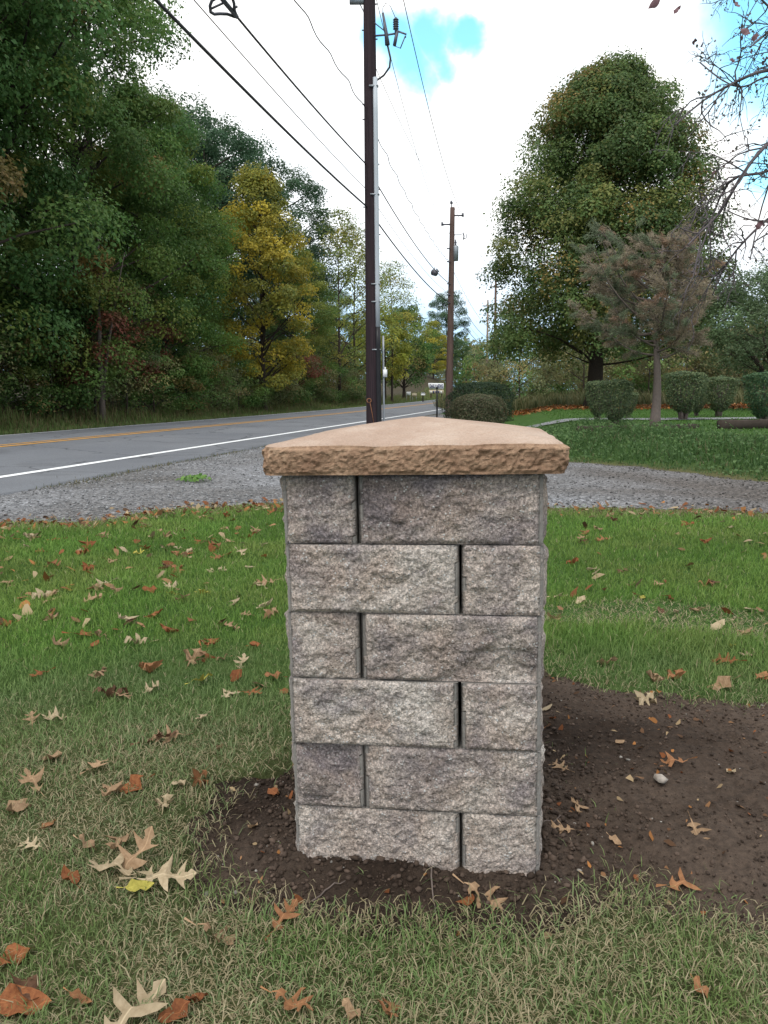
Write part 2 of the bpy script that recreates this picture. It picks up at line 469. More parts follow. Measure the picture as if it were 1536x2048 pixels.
M_wl, M_yl = paint('white_line', (0.78, 0.79, 0.8)), paint('yellow_line', (0.55, 0.27, 0.03))
for nm, pc, wd, mt in (('edge_line', P_NEAR, 0.15, M_wl), ('edge_line', P_FAR, 0.13, M_wl), ('centre_line', P_MID - 0.16, 0.12, M_yl), ('centre_line', P_MID + 0.16, 0.12, M_yl)):
    x, y, z = strip(np.linspace(pc - wd / 2, pc + wd / 2, 3), 0.006)
    obj(nm, mesh_np(nm, np.stack([x, y, z], -1).reshape(-1, 3), [grid_faces(len(S), 3)]), mt, road)

# ------------------------------------------------------------------ gravel pull-off and driveway
gx = np.arange(-9, 17, 0.09); gy = np.arange(1.5, 41, 0.09)
X, Y = np.meshgrid(gx, gy); sdv = gravel_sd(X, Y) 
keep = (sdv[:-1, :-1] > -0.2) & (road_p(X, Y)[:-1, :-1] < P_EDGE + 0.12)
q = grid_faces(len(gx), len(gy), keep)
hz = H(X.ravel(), Y.ravel()) + np.clip(sdv.ravel(), -0.2, 0.25) * 0.07 + 0.008 + 0.02 * fbm(X.ravel() * 2.5, Y.ravel() * 2.5, o=4, seed=41)
hz = np.where(road_p(X, Y).ravel() > P_EDGE - 0.12, np.minimum(hz, rise(Y.ravel()) - 0.012), hz)
dist_t = fbm(X.ravel() * 0.7, Y.ravel() * 0.7, o=4, seed=43)[:, None]
tr = np.exp(-((sdist(X, Y, GRAVEL).ravel() - 0.95) / 0.35) ** 2)[:, None] * sstep(1, 2.5, X.ravel())[:, None]
gc = lerp(np.array((0.245, 0.25, 0.262)), np.array((0.125, 0.118, 0.112)), np.clip(0.45 + dist_t * 1.6 + 0.3 * tr, 0, 1))
gc = lerp(gc, np.array((0.10, 0.085, 0.075)), np.clip((sstep(1.5, 4, X.ravel()) * 0.55)[:, None] + tr * 0.3, 0, 0.8))
V, q, gc = compact(np.stack([X.ravel(), Y.ravel(), hz], 1), q, gc)
m = Mat('gravel'); v = m.coord('Object')
vo = m.n('ShaderNodeTexVoronoi'); vo.inputs['Scale'].default_value = 38; m.l(v, vo.inputs[0])
cell = m.ramp(vo.outputs['Color'], [(0.1, (0.5, 0.5, 0.52)), (0.6, (1.0, 1.0, 1.0)), (0.95, (1.8, 1.8, 1.85))])
m.base(m.mix(1.0, m.attr(), cell, 'MULTIPLY')).set(0.9, 0.2).bump(vo.outputs['Distance'], 1.0, 0.02)
drive = struct('gravel_driveway', mesh_np('gravel_driveway', V, [q], gc, True), m.m)


def lumps(P, rad, cols, flat=0.7, seed=1):
    """small irregular stones, one mesh"""
    r = np.random.default_rng(seed); t = (1 + 5 ** 0.5) / 2
    ico = np.array([(-1, t, 0), (1, t, 0), (-1, -t, 0), (1, -t, 0), (0, -1, t), (0, 1, t), (0, -1, -t), (0, 1, -t), (t, 0, -1), (t, 0, 1), (-t, 0, -1), (-t, 0, 1)]) / math.hypot(1, t)
    F = np.array([(0, 11, 5), (0, 5, 1), (0, 1, 7), (0, 7, 10), (0, 10, 11), (1, 5, 9), (5, 11, 4), (11, 10, 2), (10, 7, 6), (7, 1, 8), (3, 9, 4), (3, 4, 2), (3, 2, 6), (3, 6, 8), (3, 8, 9), (4, 9, 5), (2, 4, 11), (6, 2, 10), (8, 6, 7), (9, 8, 1)])
    n = len(P); a = r.uniform(0, 6.28, n); ca, sa = np.cos(a)[:, None], np.sin(a)[:, None]
    L = ico[None] * r.uniform(0.65, 1.3, (n, 12, 1)) * (rad[:, None] * np.stack([np.ones(n), r.uniform(0.55, 1, n), flat * r.uniform(0.6, 1.1, n)], 1))[:, None, :]
    x = L[..., 0] * ca - L[..., 1] * sa; y = L[..., 0] * sa + L[..., 1] * ca
    V = np.stack([x, y, L[..., 2]], -1) + P[:, None]
    return V.reshape(-1, 3), (F[None] + (np.arange(n) * 12)[:, None, None]).reshape(-1, 3), np.repeat(cols, 12, 0)


M_stone = Mat('stone_chips'); v = M_stone.coord('Object')
M_stone.base(M_stone.mix(1.0, M_stone.attr(), M_stone.ramp(M_stone.noise(v, 60), [(0.3, (0.7, 0.7, 0.7)), (0.7, (1.25, 1.25, 1.25))]), 'MULTIPLY')).set(0.85, 0.25); M_stone = M_stone.m
n = 80000
px = rng.uniform(-6.5, 7.5, n); py = 5 + 12 * rng.uniform(0, 1, n) ** 1.6
s = gravel_sd(px, py); edge = np.exp(-np.clip(s, 0, 9) / 1.3)
k = (s > -0.15) & (road_p(px, py) < P_EDGE - 0.05) & (np.abs(px) < 0.56 * py + 1.2) & (rng.uniform(0, 1, n) < 0.45 + 0.55 * edge - 0.3 * (px > 2))
px, py = px[k], py[k]; n = len(px)
tone = rng.choice([0.10, 0.17, 0.25, 0.36], n, p=[0.25, 0.35, 0.27, 0.13])[:, None] * lerp(np.array((0.97, 0.98, 1.0)), np.array((0.55, 0.51, 0.48)), sstep(1.0, 3.5, px)[:, None])
V, F, cc = lumps(np.stack([px, py, H(px, py) + 0.016 + np.clip(gravel_sd(px, py), -0.2, 0.25) * 0.07], 1), 0.005 + 0.013 * rng.uniform(0, 1, n) ** 4, tone, 0.6, 2)
stuff('gravel_stones', mesh_np('gravel_stones', V, [F], cc), M_stone, 'loose grey crushed stones covering the roadside pull-off and driveway', 'gravel')

# ------------------------------------------------------------------ soil around the pillar
PIL_YAW, PIL_TILT, PIL_W = 0.1308, 0.0138, 0.554
PC = Vector((0.0673 + math.sin(PIL_YAW) * PIL_W / 2, 1.654 + math.cos(PIL_YAW) * PIL_W / 2, 0.0))


def pil_local(x, y):
    dx, dy = np.asarray(x) - PC.x, np.asarray(y) - PC.y; c, s = math.cos(PIL_YAW), math.sin(PIL_YAW)
    return dx * c - dy * s, dx * s + dy * c


def soil_h(x, y):
    s = soil_sd(x, y); lx, ly = pil_local(x, y)
    d = np.maximum(np.abs(lx), np.abs(ly)) - PIL_W / 2
    z = np.clip(s, -0.25, 0.20) * 0.15 - 0.028 * np.exp(-(np.clip(d, 0, 9) / 0.25) ** 2)
    z = z + (0.014 + 0.022 * fbm(x * 9, y * 9, o=3, seed=52)) * np.exp(-(np.clip(d, 0, 9) / 0.07) ** 2)
    z = z + 0.04 * fbm(x * 6, y * 6, o=5, seed=51, g=0.6) + 0.035 * np.abs(fbm(x * 26, y * 26, o=3, seed=53, g=0.6))
    return H(x, y) + z - 0.006


sx = np.arange(-0.75, 2.3, 0.0125); sy = np.arange(1.3, 3.15, 0.0125)
X, Y = np.meshgrid(sx, sy); xf, yf = X.ravel(), Y.ravel(); s = soil_sd(X, Y)
q = grid_faces(len(sx), len(sy), s[:-1, :-1] > -0.12)
n1 = fbm(xf * 3, yf * 3, o=5, seed=55)[:, None]; dryn = sstep(0.5, 1.2, xf)[:, None]
cc = lerp(np.array((0.034, 0.0235, 0.0175)), np.array((0.125, 0.094, 0.074)), np.clip(0.25 + n1 * 1.6 + 0.3 * dryn, 0, 1))
V, q, cc = compact(np.stack([xf, yf, soil_h(xf, yf)], 1), q, cc)
m = Mat('soil'); v = m.coord('Object')
m.base(m.mix(1.0, m.attr(), m.ramp(m.noise(v, 55, 6, 0.75), [(0.3, (0.55, 0.55, 0.55)), (0.7, (1.45, 1.4, 1.35))]), 'MULTIPLY')).set(0.95, 0.15).bump(m.noise(v, 120, 5, 0.8), 0.9, 0.012)
struct('soil', mesh_np('soil', V, [q], cc, True), m.m)
n = 60000
px = rng.uniform(-0.6, 2.0, n); py = rng.uniform(1.35, 3.0, n); s = soil_sd(px, py); lx, ly = pil_local(px, py); dp = np.maximum(np.abs(lx), np.abs(ly)) - PIL_W / 2
k = (s > -0.03) & (dp > 0.004) & (rng.uniform(0, 1, n) < np.clip(0.25 + np.exp(-dp / 0.12) * 0.9 + 0.8 * fbm(px * 4, py * 4, seed=57), 0, 1))
px, py, dp = px[k], py[k], dp[k]; n = len(px)
rad = 0.0018 + 0.0062 * rng.uniform(0, 1, n) ** 4 * (0.8 + np.exp(-dp / 0.1))
col = lerp(np.array((0.028, 0.018, 0.012)), np.array((0.10, 0.07, 0.053)), rng.uniform(0, 1, (n, 1)) ** 1.5)
chip = rng.uniform(0, 1, n) < 0.012; col[chip] = rng.uniform(0.14, 0.3, (chip.sum(), 1)) * np.array((1, 0.92, 0.82))
V, F, cc = lumps(np.stack([px, py, soil_h(px, py) + rad * 0.35], 1), rad, col, 0.8, 3)
stuff('soil_crumbs', mesh_np('soil_crumbs', V, [F], cc), M_stone, 'dark brown crumbs of dug earth heaped round the pillar foot', 'soil')


# ------------------------------------------------------------------ grass
def blades(px, py, pz, ln, wd, lean, col, seed=1, az=None):
    r = np.random.default_rng(seed); n = len(px)
    a = r.uniform(0, 6.28, n) if az is None else az
    th = a + r.choice([-1, 1], n) * np.pi / 2 + r.normal(0, 0.5, n)      # width direction
    d = np.stack([np.cos(a), np.sin(a)], 1); wv = np.stack([np.cos(th), np.sin(th), np.zeros(n)], 1) * (wd / 2)[:, None]
    h1, o1 = ln * 0.55 * np.cos(lean * 0.7), ln * 0.55 * np.sin(lean * 0.7)
    h2, o2 = h1 + ln * 0.45 * np.cos(lean * 1.5), o1 + ln * 0.45 * np.sin(lean * 1.5)
    B = np.stack([px, py, pz - 0.006], 1)
    m1 = B + np.concatenate([d * o1[:, None], h1[:, None]], 1); m2 = B + np.concatenate([d * o2[:, None], h2[:, None]], 1)
    V = np.stack([B - wv, B + wv, m1 + wv * 0.8, m1 - wv * 0.8, m2], 1).reshape(-1, 3)
    i = np.arange(n)[:, None] * 5
    cc = np.repeat(col, 5, 0).reshape(n, 5, 3); cc[:, :2] *= 0.8; cc[:, 4] *= 1.12
    return V, [i + np.array([[0, 1, 2, 3]]), i + np.array([[3, 2, 4]])], cc.reshape(-1, 3)


def lawn_state(x, y):
    n1 = fbm(x * 1.3, y * 1.3, o=4, seed=61); n2 = fbm(x * 5, y * 5, o=3, seed=62)
    dry = np.clip(sstep(2.9, 1.75, y + 0.5 * n1) * (0.85 + 1.2 * n2 + 0.9 * n1), 0, 1)
    dry = np.maximum(dry, sstep(-0.75, -0.1, gravel_sd(x, y) + 0.3 * n2) * 0.8)
    dry = np.maximum(dry, 0.75 * sstep(-0.30, 0.0, soil_sd(x, y)) * (0.7 + n2))
    for (u, v_, a, b) in ((1265, 1228, 0.42, 0.22), (1120, 1235, 0.3, 0.13), (1480, 1250, 0.5, 0.22)):      # worn patches on the driveway side
        q = gnd(u, v_); dry = np.maximum(dry, sstep(1.25, 0.6, np.hypot((x - q.x) / a, (y - q.y) / b) + 0.9 * n2))
    return np.clip(dry, 0, 1), n1, n2


n = 700000
py = 0.55 + 7.6 * rng.uniform(0, 1, n) ** 1.35; px = rng.uniform(-1, 1, n) * (0.56 * py + 0.75)
dry, n1, n2 = lawn_state(px, py); ss = soil_sd(px, py); gs = gravel_sd(px, py); lx, ly = pil_local(px, py)
k = (rng.uniform(0, 1, n) > sstep(-0.16, 0.12, ss + 0.12 * n2) * 0.985) & (rng.uniform(0, 1, n) > sstep(-0.25, 0.06, gs)) & (np.maximum(np.abs(lx), np.abs(ly)) > PIL_W / 2 + 0.01) & (rng.uniform(0, 1, n) > 0.55 * dry * (py > 2.6)) & (rng.uniform(0, 1, n) < np.clip(0.86 - 0.04 * py, 0, 1))
px, py, dry, n1, n2 = [a[k] for a in (px, py, dry, n1, n2)]; n = len(px)
far = sstep(2, 7, py)
ln = rng.uniform(0.022, 0.05, n) * (1 + 0.55 * n1 + 0.4 * (rng.uniform(0, 1, n) < 0.05)) * lerp(1.0, 1.15, far)
strip_r = np.exp(-((py - 3.25) / 0.35) ** 2) * sstep(0.35, 0.6, px); ln = ln * (1 + 0.7 * strip_r)
wd = rng.uniform(0.0014, 0.0032, n) * lerp(1.0, 2.0, far)
lean = np.abs(rng.normal(0.55, 0.35, n)) + 0.45 * dry
hue = rng.uniform(0, 1, (n, 1))
green = lerp(np.array((0.085, 0.185, 0.03)), np.array((0.17, 0.28, 0.06)), hue)
grey = lerp(np.array((0.13, 0.185, 0.08)), np.array((0.23, 0.28, 0.135)), hue)
tan = lerp(np.array((0.24, 0.205, 0.11)), np.array((0.42, 0.36, 0.23)), hue)
mid = sstep(3.6, 2.2, py + 0.8 * n1)[:, None]
yel = lerp(np.array((0.13, 0.20, 0.04)), np.array((0.22, 0.29, 0.08)), hue)
col = lerp(lerp(green, yel, np.clip(0.25 + 2.2 * fbm(px * 2.2, py * 2.2, o=3, seed=66)[:, None], 0, 1)), grey, np.clip(mid * (0.75 + n2[:, None]), 0, 1)) * (1 + 0.6 * n1[:, None])
dead = rng.uniform(0, 1, n) < dry * 0.72 + 0.03
col[dead] = tan[dead]
lean[dead] += 0.3
V, F, cc = blades(px, py, H(px, py), ln, wd, lean, col, 5)
stuff('lawn_grass', mesh_np('lawn_grass', V, F, cc), M_grass, 'short green lawn grass going dry and tan near the pillar', 'grass')

# coarse weeds on the bank beyond the driveway, verges beside the road
n = 90000
px = rng.uniform(1.8, 13, n); py = rng.uniform(6, 20, n); b = sdist(px, py, BANK) + 0.3 * fbm(px * 2, py * 2, seed=71)
k = (b > 0.05) & (rng.uniform(0, 1, n) < sstep(0.0, 0.5, b) * np.where(b > 4.2, 0.0, 1) * sstep(5.2, 3.0, b)) & (px < 0.56 * py + 1.5)
px, py, b = px[k], py[k], b[k]; n = len(px)
tuft = fbm(px * 1.2, py * 1.2, o=4, seed=72)
tall = np.clip(sstep(0.3, 1.0, b) * sstep(4.2, 2.8, b) * (0.75 + 1.5 * tuft) * sstep(2.2, 3.6, px - 0.0 * py), 0.12, 1.3)
hue = rng.uniform(0, 1, (n, 1))
col = lerp(np.array((0.035, 0.085, 0.024)), np.array((0.085, 0.15, 0.05)), hue) * (1 + 0.9 * tuft[:, None])
dd = rng.uniform(0, 1, n) < 0.05 + 0.35 * (b < 0.35); col[dd] = np.array((0.17, 0.14, 0.08))
V, F, cc = blades(px, py, H(px, py), rng.uniform(0.08, 0.26, n) * tall + 0.03, rng.uniform(0.006, 0.013, n), np.abs(rng.normal(0.6, 0.35, n)), col, 6)
stuff('bank_weeds', mesh_np('bank_weeds', V, F, cc), M_grass, 'tall tangled weeds and grass on the bank beside the driveway', 'weeds')

n = 60000; px = rng.uniform(2.0, 13, n); py = rng.uniform(6, 20, n); b = sdist(px, py, BANK) + 0.3 * fbm(px * 2, py * 2, seed=71); t = fbm(px * 1.2, py * 1.2, o=4, seed=72)
k = (b > 0.25) & (b < 3.6) & (px < 0.56 * py + 1.5) & (rng.uniform(0, 1, n) < 0.45 + 1.2 * t) ; px, py, t, b = px[k], py[k], t[k], b[k]; n = len(px)
BANK_LEAVES = (np.stack([px, py, H(px, py) + rng.uniform(0.02, 0.2, n) * (1 + 1.6 * t) * sstep(0.2, 0.9, b)], 1), rng.normal(0, 0.6, (n, 3)) + np.array((0, -0.2, 1)), rng.uniform(0.03, 0.075, n), lerp(np.array((0.03, 0.062, 0.02)), np.array((0.07, 0.115, 0.04)), rng.uniform(0, 1, (n, 1))) * (1 + 0.8 * t[:, None]))
n = 60000
px = rng.uniform(-2, 30, n); py = rng.uniform(13, 46, n); b = sdist(px, py, BANK)
k = (b > 2.5) & (px < 0.56 * py + 3) & (rng.uniform(0, 1, n) < 22 / py); px, py = px[k], py[k]; n = len(px)
hue = rng.uniform(0, 1, (n, 1)); col = lerp(np.array((0.05, 0.125, 0.022)), np.array((0.10, 0.19, 0.04)), hue)
V, F, cc = blades(px, py, H(px, py), rng.uniform(0.04, 0.08, n), rng.uniform(0.012, 0.03, n), np.abs(rng.normal(0.5, 0.3, n)), col, 16)
stuff('far_lawn_grass', mesh_np('far_lawn_grass', V, F, cc), M_grass, 'mown grass of the lawn beyond the weedy bank', 'grass')

n = 70000
sv = rng.uniform(4, 120, n) ; sv = 4 + 150 * rng.uniform(0, 1, n) ** 1.8; pv = rng.uniform(14.35, 18.8, n)
px, py = road_xy(sv, pv); t = fbm(px * 0.6, py * 0.6, o=4, seed=75)
hue = rng.uniform(0, 1, (n, 1)); up = sstep(15.2, 17.5, pv)
col = lerp(np.array((0.08, 0.135, 0.035)), np.array((0.17, 0.22, 0.075)), hue) * (1 + 0.8 * t[:, None])
dd = rng.uniform(0, 1, n) < 0.12 + 0.3 * up; col[dd] = np.array((0.22, 0.17, 0.09)) * rng.uniform(0.5, 1.2, (dd.sum(), 1))
V, F, cc = blades(px, py, H(px, py), (rng.uniform(0.08, 0.22, n) + up * rng.uniform(0, 0.5, n) * (1 + 2 * t)) * 0.9 + 0.04, rng.uniform(0.012, 0.03, n), np.abs(rng.normal(0.45, 0.3, n)), col, 7)
stuff('verge_grass', mesh_np('verge_grass', V, F, cc), M_grass, 'rough verge grass between the road and the woods', 'grass')

n = 9000                                           # thin weeds along the ragged asphalt edge
sv = rng.uniform(2, 40, n); pv = P_EDGE - 0.22 + 0.16 * rng.normal(0, 1, n) + 0.25 * fbm(sv * 1.3, sv * 0, o=3, seed=31); px, py = road_xy(sv, pv)
k = fbm(sv * 0.9, sv * 0, o=3, seed=77) > -0.08; px, py = px[k], py[k]; n = len(px)
col = lerp(np.array((0.05, 0.08, 0.025)), np.array((0.17, 0.13, 0.07)), rng.uniform(0, 1, (n, 1)))
V, F, cc = blades(px, py, H(px, py) + 0.01, rng.uniform(0.03, 0.10, n), rng.uniform(0.005, 0.011, n), np.abs(rng.normal(0.8, 0.35, n)), col, 8)
stuff('edge_weeds', mesh_np('edge_weeds', V, F, cc), M_grass, 'thin dry weeds along the ragged edge of the asphalt', 'weeds')

# ------------------------------------------------------------------ the pillar
COURSE = 0.1524
Z_TOP = 0.9


def block_mat():
    m = Mat('split_face_block'); oi = m.n('ShaderNodeObjectInfo'); v = m.coord('Object')
    sh = m.n('ShaderNodeVectorMath', operation='MULTIPLY_ADD'); m.l(v, sh.inputs[0]); sh.inputs[1].default_value = (1, 1, 1)
    off = m.n('ShaderNodeVectorMath', operation='SCALE'); off.inputs[0].default_value = (7.3, 3.1, 5.7); m.l(oi.outputs['Random'], off.inputs['Scale']); m.l(off.outputs[0], sh.inputs[2])
    v = sh.outputs[0]
    big = m.noise(v, 7.5, 4, 0.55)
    sepc = m.n('ShaderNodeSeparateColor'); m.l(oi.outputs['Color'], sepc.inputs[0])
    tone = m.n('ShaderNodeMath', operation='ADD'); m.l(m.rng(big, 0.25, 0.75, -0.5, 0.5), tone.inputs[0]); m.l(sepc.outputs[0], tone.inputs[1])
    c = m.ramp(tone.outputs[0], [(0.0, (0.23, 0.196, 0.198)), (0.3, (0.38, 0.325, 0.308)), (0.55, (0.53, 0.45, 0.40)), (0.8, (0.60, 0.525, 0.468)), (1.0, (0.66, 0.595, 0.54))])
    br = m.noise(v, 12, 3); c = m.mix(m.rng(br, 0.46, 0.68, 0, 0.45), c, (0.40, 0.30, 0.235))
    c = m.mix(m.rng(m.noise(v, 9, 3), 0.54, 0.68, 0, 0.6), c, (0.20, 0.175, 0.195))
    grain = m.noise(v, 170, 3, 0.7); c = m.mix(1.0, c, m.ramp(grain, [(0.3, (0.42, 0.41, 0.40)), (0.5, (1.0, 1.0, 1.0)), (0.66, (1.75, 1.73, 1.71))]), 'MULTIPLY')
    vd = m.voro(v, 130); sp = m.rng(vd, 0.34, 0.22)
    gate = m.rng(m.noise(v, 60, 2), 0.54, 0.6); mul = m.n('ShaderNodeMath', operation='MULTIPLY'); m.l(sp, mul.inputs[0]); m.l(gate, mul.inputs[1]); mul.use_clamp = True
    c = m.mix(mul.outputs[0], c, (0.72, 0.71, 0.69))
    # the moulded, unbroken margins are smooth and plain
    sm = m.n('ShaderNodeAttribute', attribute_name='Col').outputs['Fac']
    c = m.mix(sm, c, m.mix(m.noise(v, 40, 4), (0.19, 0.175, 0.16), (0.28, 0.26, 0.24)))
    m.base(c).set(0.92, 0.2)
    h = m.n('ShaderNodeMath', operation='MULTIPLY_ADD'); m.l(m.noise(v, 90, 6, 0.75), h.inputs[0]); h.inputs[1].default_value = 1.0; m.l(m.rng(vd, 0, 0.4, 0.25, 0), h.inputs[2])
    hb = m.n('ShaderNodeMath', operation='MULTIPLY'); m.l(h.outputs[0], hb.inputs[0]); m.l(m.rng(sm, 0, 1, 1, 0.15), hb.inputs[1])
    m.bump(hb.outputs[0], 1.0, 0.016)
    return m.m


M_block = block_mat()


def rough_panel(O, U, Vv, Nn, L, Hh, step, seed, chunk=None, ch=0.008, tb=0.0012):
    """split face: origin corner O, unit axes U (along), Vv (up), Nn (outward)"""
    nu, nv = max(3, int(L / step)), max(3, int(Hh / step))
    u = np.concatenate([[0, ch], np.linspace(ch, L - ch, nu)[1:-1], [L - ch, L]]); v = np.concatenate([[0, tb], np.linspace(tb, Hh - tb, nv)[1:-1], [Hh - tb, Hh]])
    UU, VV = np.meshgrid(u, v); e = np.minimum(np.minimum(UU, L - UU) - ch, (np.minimum(VV, Hh - VV) - tb) * 3.0)
    m = sstep(-0.001, 0.007, e)
    d = 0.015 * (fbm(UU * 9, VV * 9, o=3, seed=seed) * sstep(0, 0.03, e) + 0.08) + 0.013 * fbm(UU * 36 + seed, VV * 44, o=3, seed=seed + 3) + 0.018 * np.abs(fbm(UU * 75, VV * 95, o=2, seed=seed + 7))
    if chunk: d = d + chunk(UU / L, VV / Hh)
    d = (d - 0.0065 * sstep(0.02, 0.0, e)) * m + 0.0035 * m * (0.4 + vnoise(UU * 160, VV * 160, seed=seed))
    d = d - np.clip(ch - np.minimum(UU, L - UU), 0, ch) * 0.9 - np.clip(tb - np.minimum(VV, Hh - VV), 0, tb) * 0.8
    jit = fbm(UU * 30, VV * 30, o=2, seed=seed + 9) * 0.004 * (e > -0.001) * (e < 0.01)
    UU = UU + jit
    P = O + UU.ravel()[:, None] * U + VV.ravel()[:, None] * Vv + d.ravel()[:, None] * Nn
    smooth = (np.minimum(UU, L - UU) < ch * 1.02).ravel()[:, None] * np.ones(3)
    return P, grid_faces(len(u), len(v)), smooth


def make_block(x0, x1, y0, y1, z0, z1, rough, fine, seed, chunk=None):
    """box in pillar space; rough = set of outward faces out of '-y +y -x +x'"""
    b = MB(); ex, ey, ez = np.eye(3)
    faces = {'-y': (np.array([x0, y0, z0]), ex, ez, -ey, x1 - x0), '+y': (np.array([x1, y1, z0]), -ex, ez, ey, x1 - x0),
             '-x': (np.array([x0, y1, z0]), -ey, ez, -ex, y1 - y0), '+x': (np.array([x1, y0, z0]), ey, ez, ex, y1 - y0)}
    for k, (O, U, Vv, Nn, L) in faces.items():
        if k in rough:
            P, q, s = rough_panel(O, U, Vv, Nn, L, z1 - z0, 0.0042 if (k == '-y' and fine) else 0.011, seed + hash(k) % 1 + ord(k[1]), chunk if k == '-y' else None)
            b.add(P, [q], s)
        else: b.add([O, O + U * L, O + U * L + Vv * (z1 - z0), O + Vv * (z1 - z0)], [[(0, 1, 2, 3)]], np.ones((4, 3)))
    c = 0.0055
    for z, o in ((z0 + 0.0001, (0, 3, 2, 1)), (z1 - 0.0001, (0, 1, 2, 3))):
        b.add([(x0 + c, y0 + c, z), (x1 - c, y0 + c, z), (x1 - c, y1 - c, z), (x0 + c, y1 - c, z)], [[o]], np.ones((4, 3)))
        # ledge between the flat bed and the broken face
        for (p0, p1, p2, p3) in (((x0, y0), (x1, y0), (x1 - c, y0 + c), (x0 + c, y0 + c)), ((x1, y0), (x1, y1), (x1 - c, y1 - c), (x1 - c, y0 + c)), ((x1, y1), (x0, y1), (x0 + c, y1 - c), (x1 - c, y1 - c)), ((x0, y1), (x0, y0), (x0 + c, y0 + c), (x0 + c, y1 - c))):
            b.add([(*p, z) for p in (p0, p1, p2, p3)], [[(0, 1, 2, 3)]], np.ones((4, 3)))
    V = np.vstack(b.v); ce = np.array([(x0 + x1) / 2, (y0 + y1) / 2, (z0 + z1) / 2])
    return mesh_np('block', V - ce, [np.vstack(b.f[4])], np.vstack(b.c), False), ce


pillar = thing('stone_pillar', 'square pillar of grey-brown split-face blocks under a tan stone cap', 'pillar', PC, 0)
pillar.rotation_euler = (0, -PIL_TILT, -PIL_YAW)
hw = PIL_W / 2


def chunk5(u, v):      # the broken-out wedge of the short block in the fifth course
    a = sstep(0.0, 0.05, (u - 0.55) * 0.9 + (v - 0.5) * 1.0) * sstep(0.98, 0.8, u)
    return 0.014 * sstep(0.9, 0.3, u) * (1 - a) * sstep(0.1, 0.35, v) - 0.026 * a * sstep(0.1, 0.4, v)


def chunk3(u, v): return 0.008 * sstep(0.2, 0.6, v) - 0.012 * sstep(0.02, 0.12, u - 0.55 - 0.5 * (v - 0.4)) * sstep(0.75, 0.45, v)


tones = [(0.42, 0.22), (0.66, 0.42), (0.58, 0.55), (0.68, 0.55), (0.46, 0.66), (0.68, 0.72)]     # left / right block of each course, from the cap down
gapsx = [0.006, 0.005, 0.005, 0.007, 0.002, 0.004]
shift = [(0, 0), (0.002, -0.002), (0.0, 0.003), (-0.001, -0.002), (0.001, 0.001), (0.0, 0.002)]
for ci in range(6):
    z1 = Z_TOP - ci * COURSE - 0.0007; z0 = Z_TOP - (ci + 1) * COURSE + 0.0007
    if ci == 5: z0 -= 0.05
    sx_, sy_ = shift[ci]; g = gapsx[ci] / 2
    left_small = ci % 2 == 0; T = 0.163 if left_small else 0.174
    # pinwheel of four blocks; the long one lies along the front either right or left
    if left_small:
        L4 = [((-hw + T + g, hw, -hw, -hw + T), '-y+x', False), ((hw - T, hw, -hw + T + g, hw), '+x+y', False), ((-hw, hw - T - g, hw - T, hw), '+y-x', False), ((-hw, -hw + T - g, -hw, hw - T - g), '-x-y', True)]
    else:
        L4 = [((-hw, hw - T - g, -hw, -hw + T), '-y-x', False), ((hw - T + g, hw, -hw, hw - T - g), '+x-y', True), ((-hw + T + g, hw, hw - T, hw), '+y+x', False), ((-hw, -hw + T, -hw + T + g, hw), '-x+y', False)]
    for bi, ((x0, x1, y0, y1), rf, small) in enumerate(L4):
        rset = {rf[:2], rf[2:]}; front = '-y' in rset
        ch = chunk5 if (ci == 4 and small) else chunk3 if (ci == 2 and front and not small) else None
        me, ce = make_block(x0 + sx_, x1 + sx_, y0 + sy_, y1 + sy_, z0, z1, rset, front, 100 + ci * 40 + bi * 9, ch)
        o = obj('block', me, M_block, pillar, ce)
        isleft = small if left_small else not small
        t = tones[ci][0 if isleft else 1] if front else 0.35 + 0.4 * ((ci * 0.37 + bi * 0.61) % 1)
        o.color = (t, t, t, 1)

# cap stone: broken edge all round, low hipped top
CH, CT, APEX = 0.316, 0.060, 0.052
m = Mat('cap_edge'); v = m.coord('Object')
n1 = m.noise(v, 14, 5); n2 = m.noise(v, 120, 4, 0.7)
c = m.ramp(n1, [(0.3, (0.21, 0.125, 0.08)), (0.55, (0.33, 0.215, 0.14)), (0.8, (0.45, 0.32, 0.22))])  # same stone as the top; shade on the rough sides put into the colour
c = m.mix(1.0, c, m.ramp(n2, [(0.3, (0.62, 0.58, 0.55)), (0.55, (1, 1, 1)), (0.75, (1.3, 1.3, 1.3))]), 'MULTIPLY')
pit = m.rng(m.voro(v, 42), 0.11, 0.05); c = m.mix(m.rng(m.noise(v, 23, 2), 0.6, 0.66), c, m.mix(pit, c, (0.06, 0.04, 0.03)))
m.base(c).set(0.9, 0.2).bump(m.noise(v, 70, 6, 0.7), 0.8, 0.006); M_cap_e = m.m
m = Mat('cap_top'); v = m.coord('Object')
n1 = m.noise(v, 5, 5); n2 = m.noise(v, 60, 5, 0.65)
c = m.ramp(n1, [(0.3, (0.35, 0.245, 0.185)), (0.6, (0.43, 0.32, 0.25)), (0.85, (0.49, 0.39, 0.315))])
c = m.mix(m.rng(n2, 0.56, 0.72, 0, 0.6), c, (0.30, 0.19, 0.13))
c = m.mix(m.rng(m.noise(v, 11, 7, 0.7), 0.5, 0.72, 0, 0.6), c, (0.50, 0.40, 0.33))
c = m.mix(m.rng(m.voro(v, 85), 0.10, 0.04, 0, 0.7), c, (0.17, 0.11, 0.08))
c = m.mix(1.0, c, m.ramp(m.noise(v, 240, 3, 0.7), [(0.3, (0.8, 0.79, 0.78)), (0.7, (1.15, 1.15, 1.15))]), 'MULTIPLY')
m.base(c).set(0.8, 0.25).bump(m.noise(v, 16, 9, 0.72), 0.5, 0.025); M_cap_t = m.m
nu, nv = 760, 22
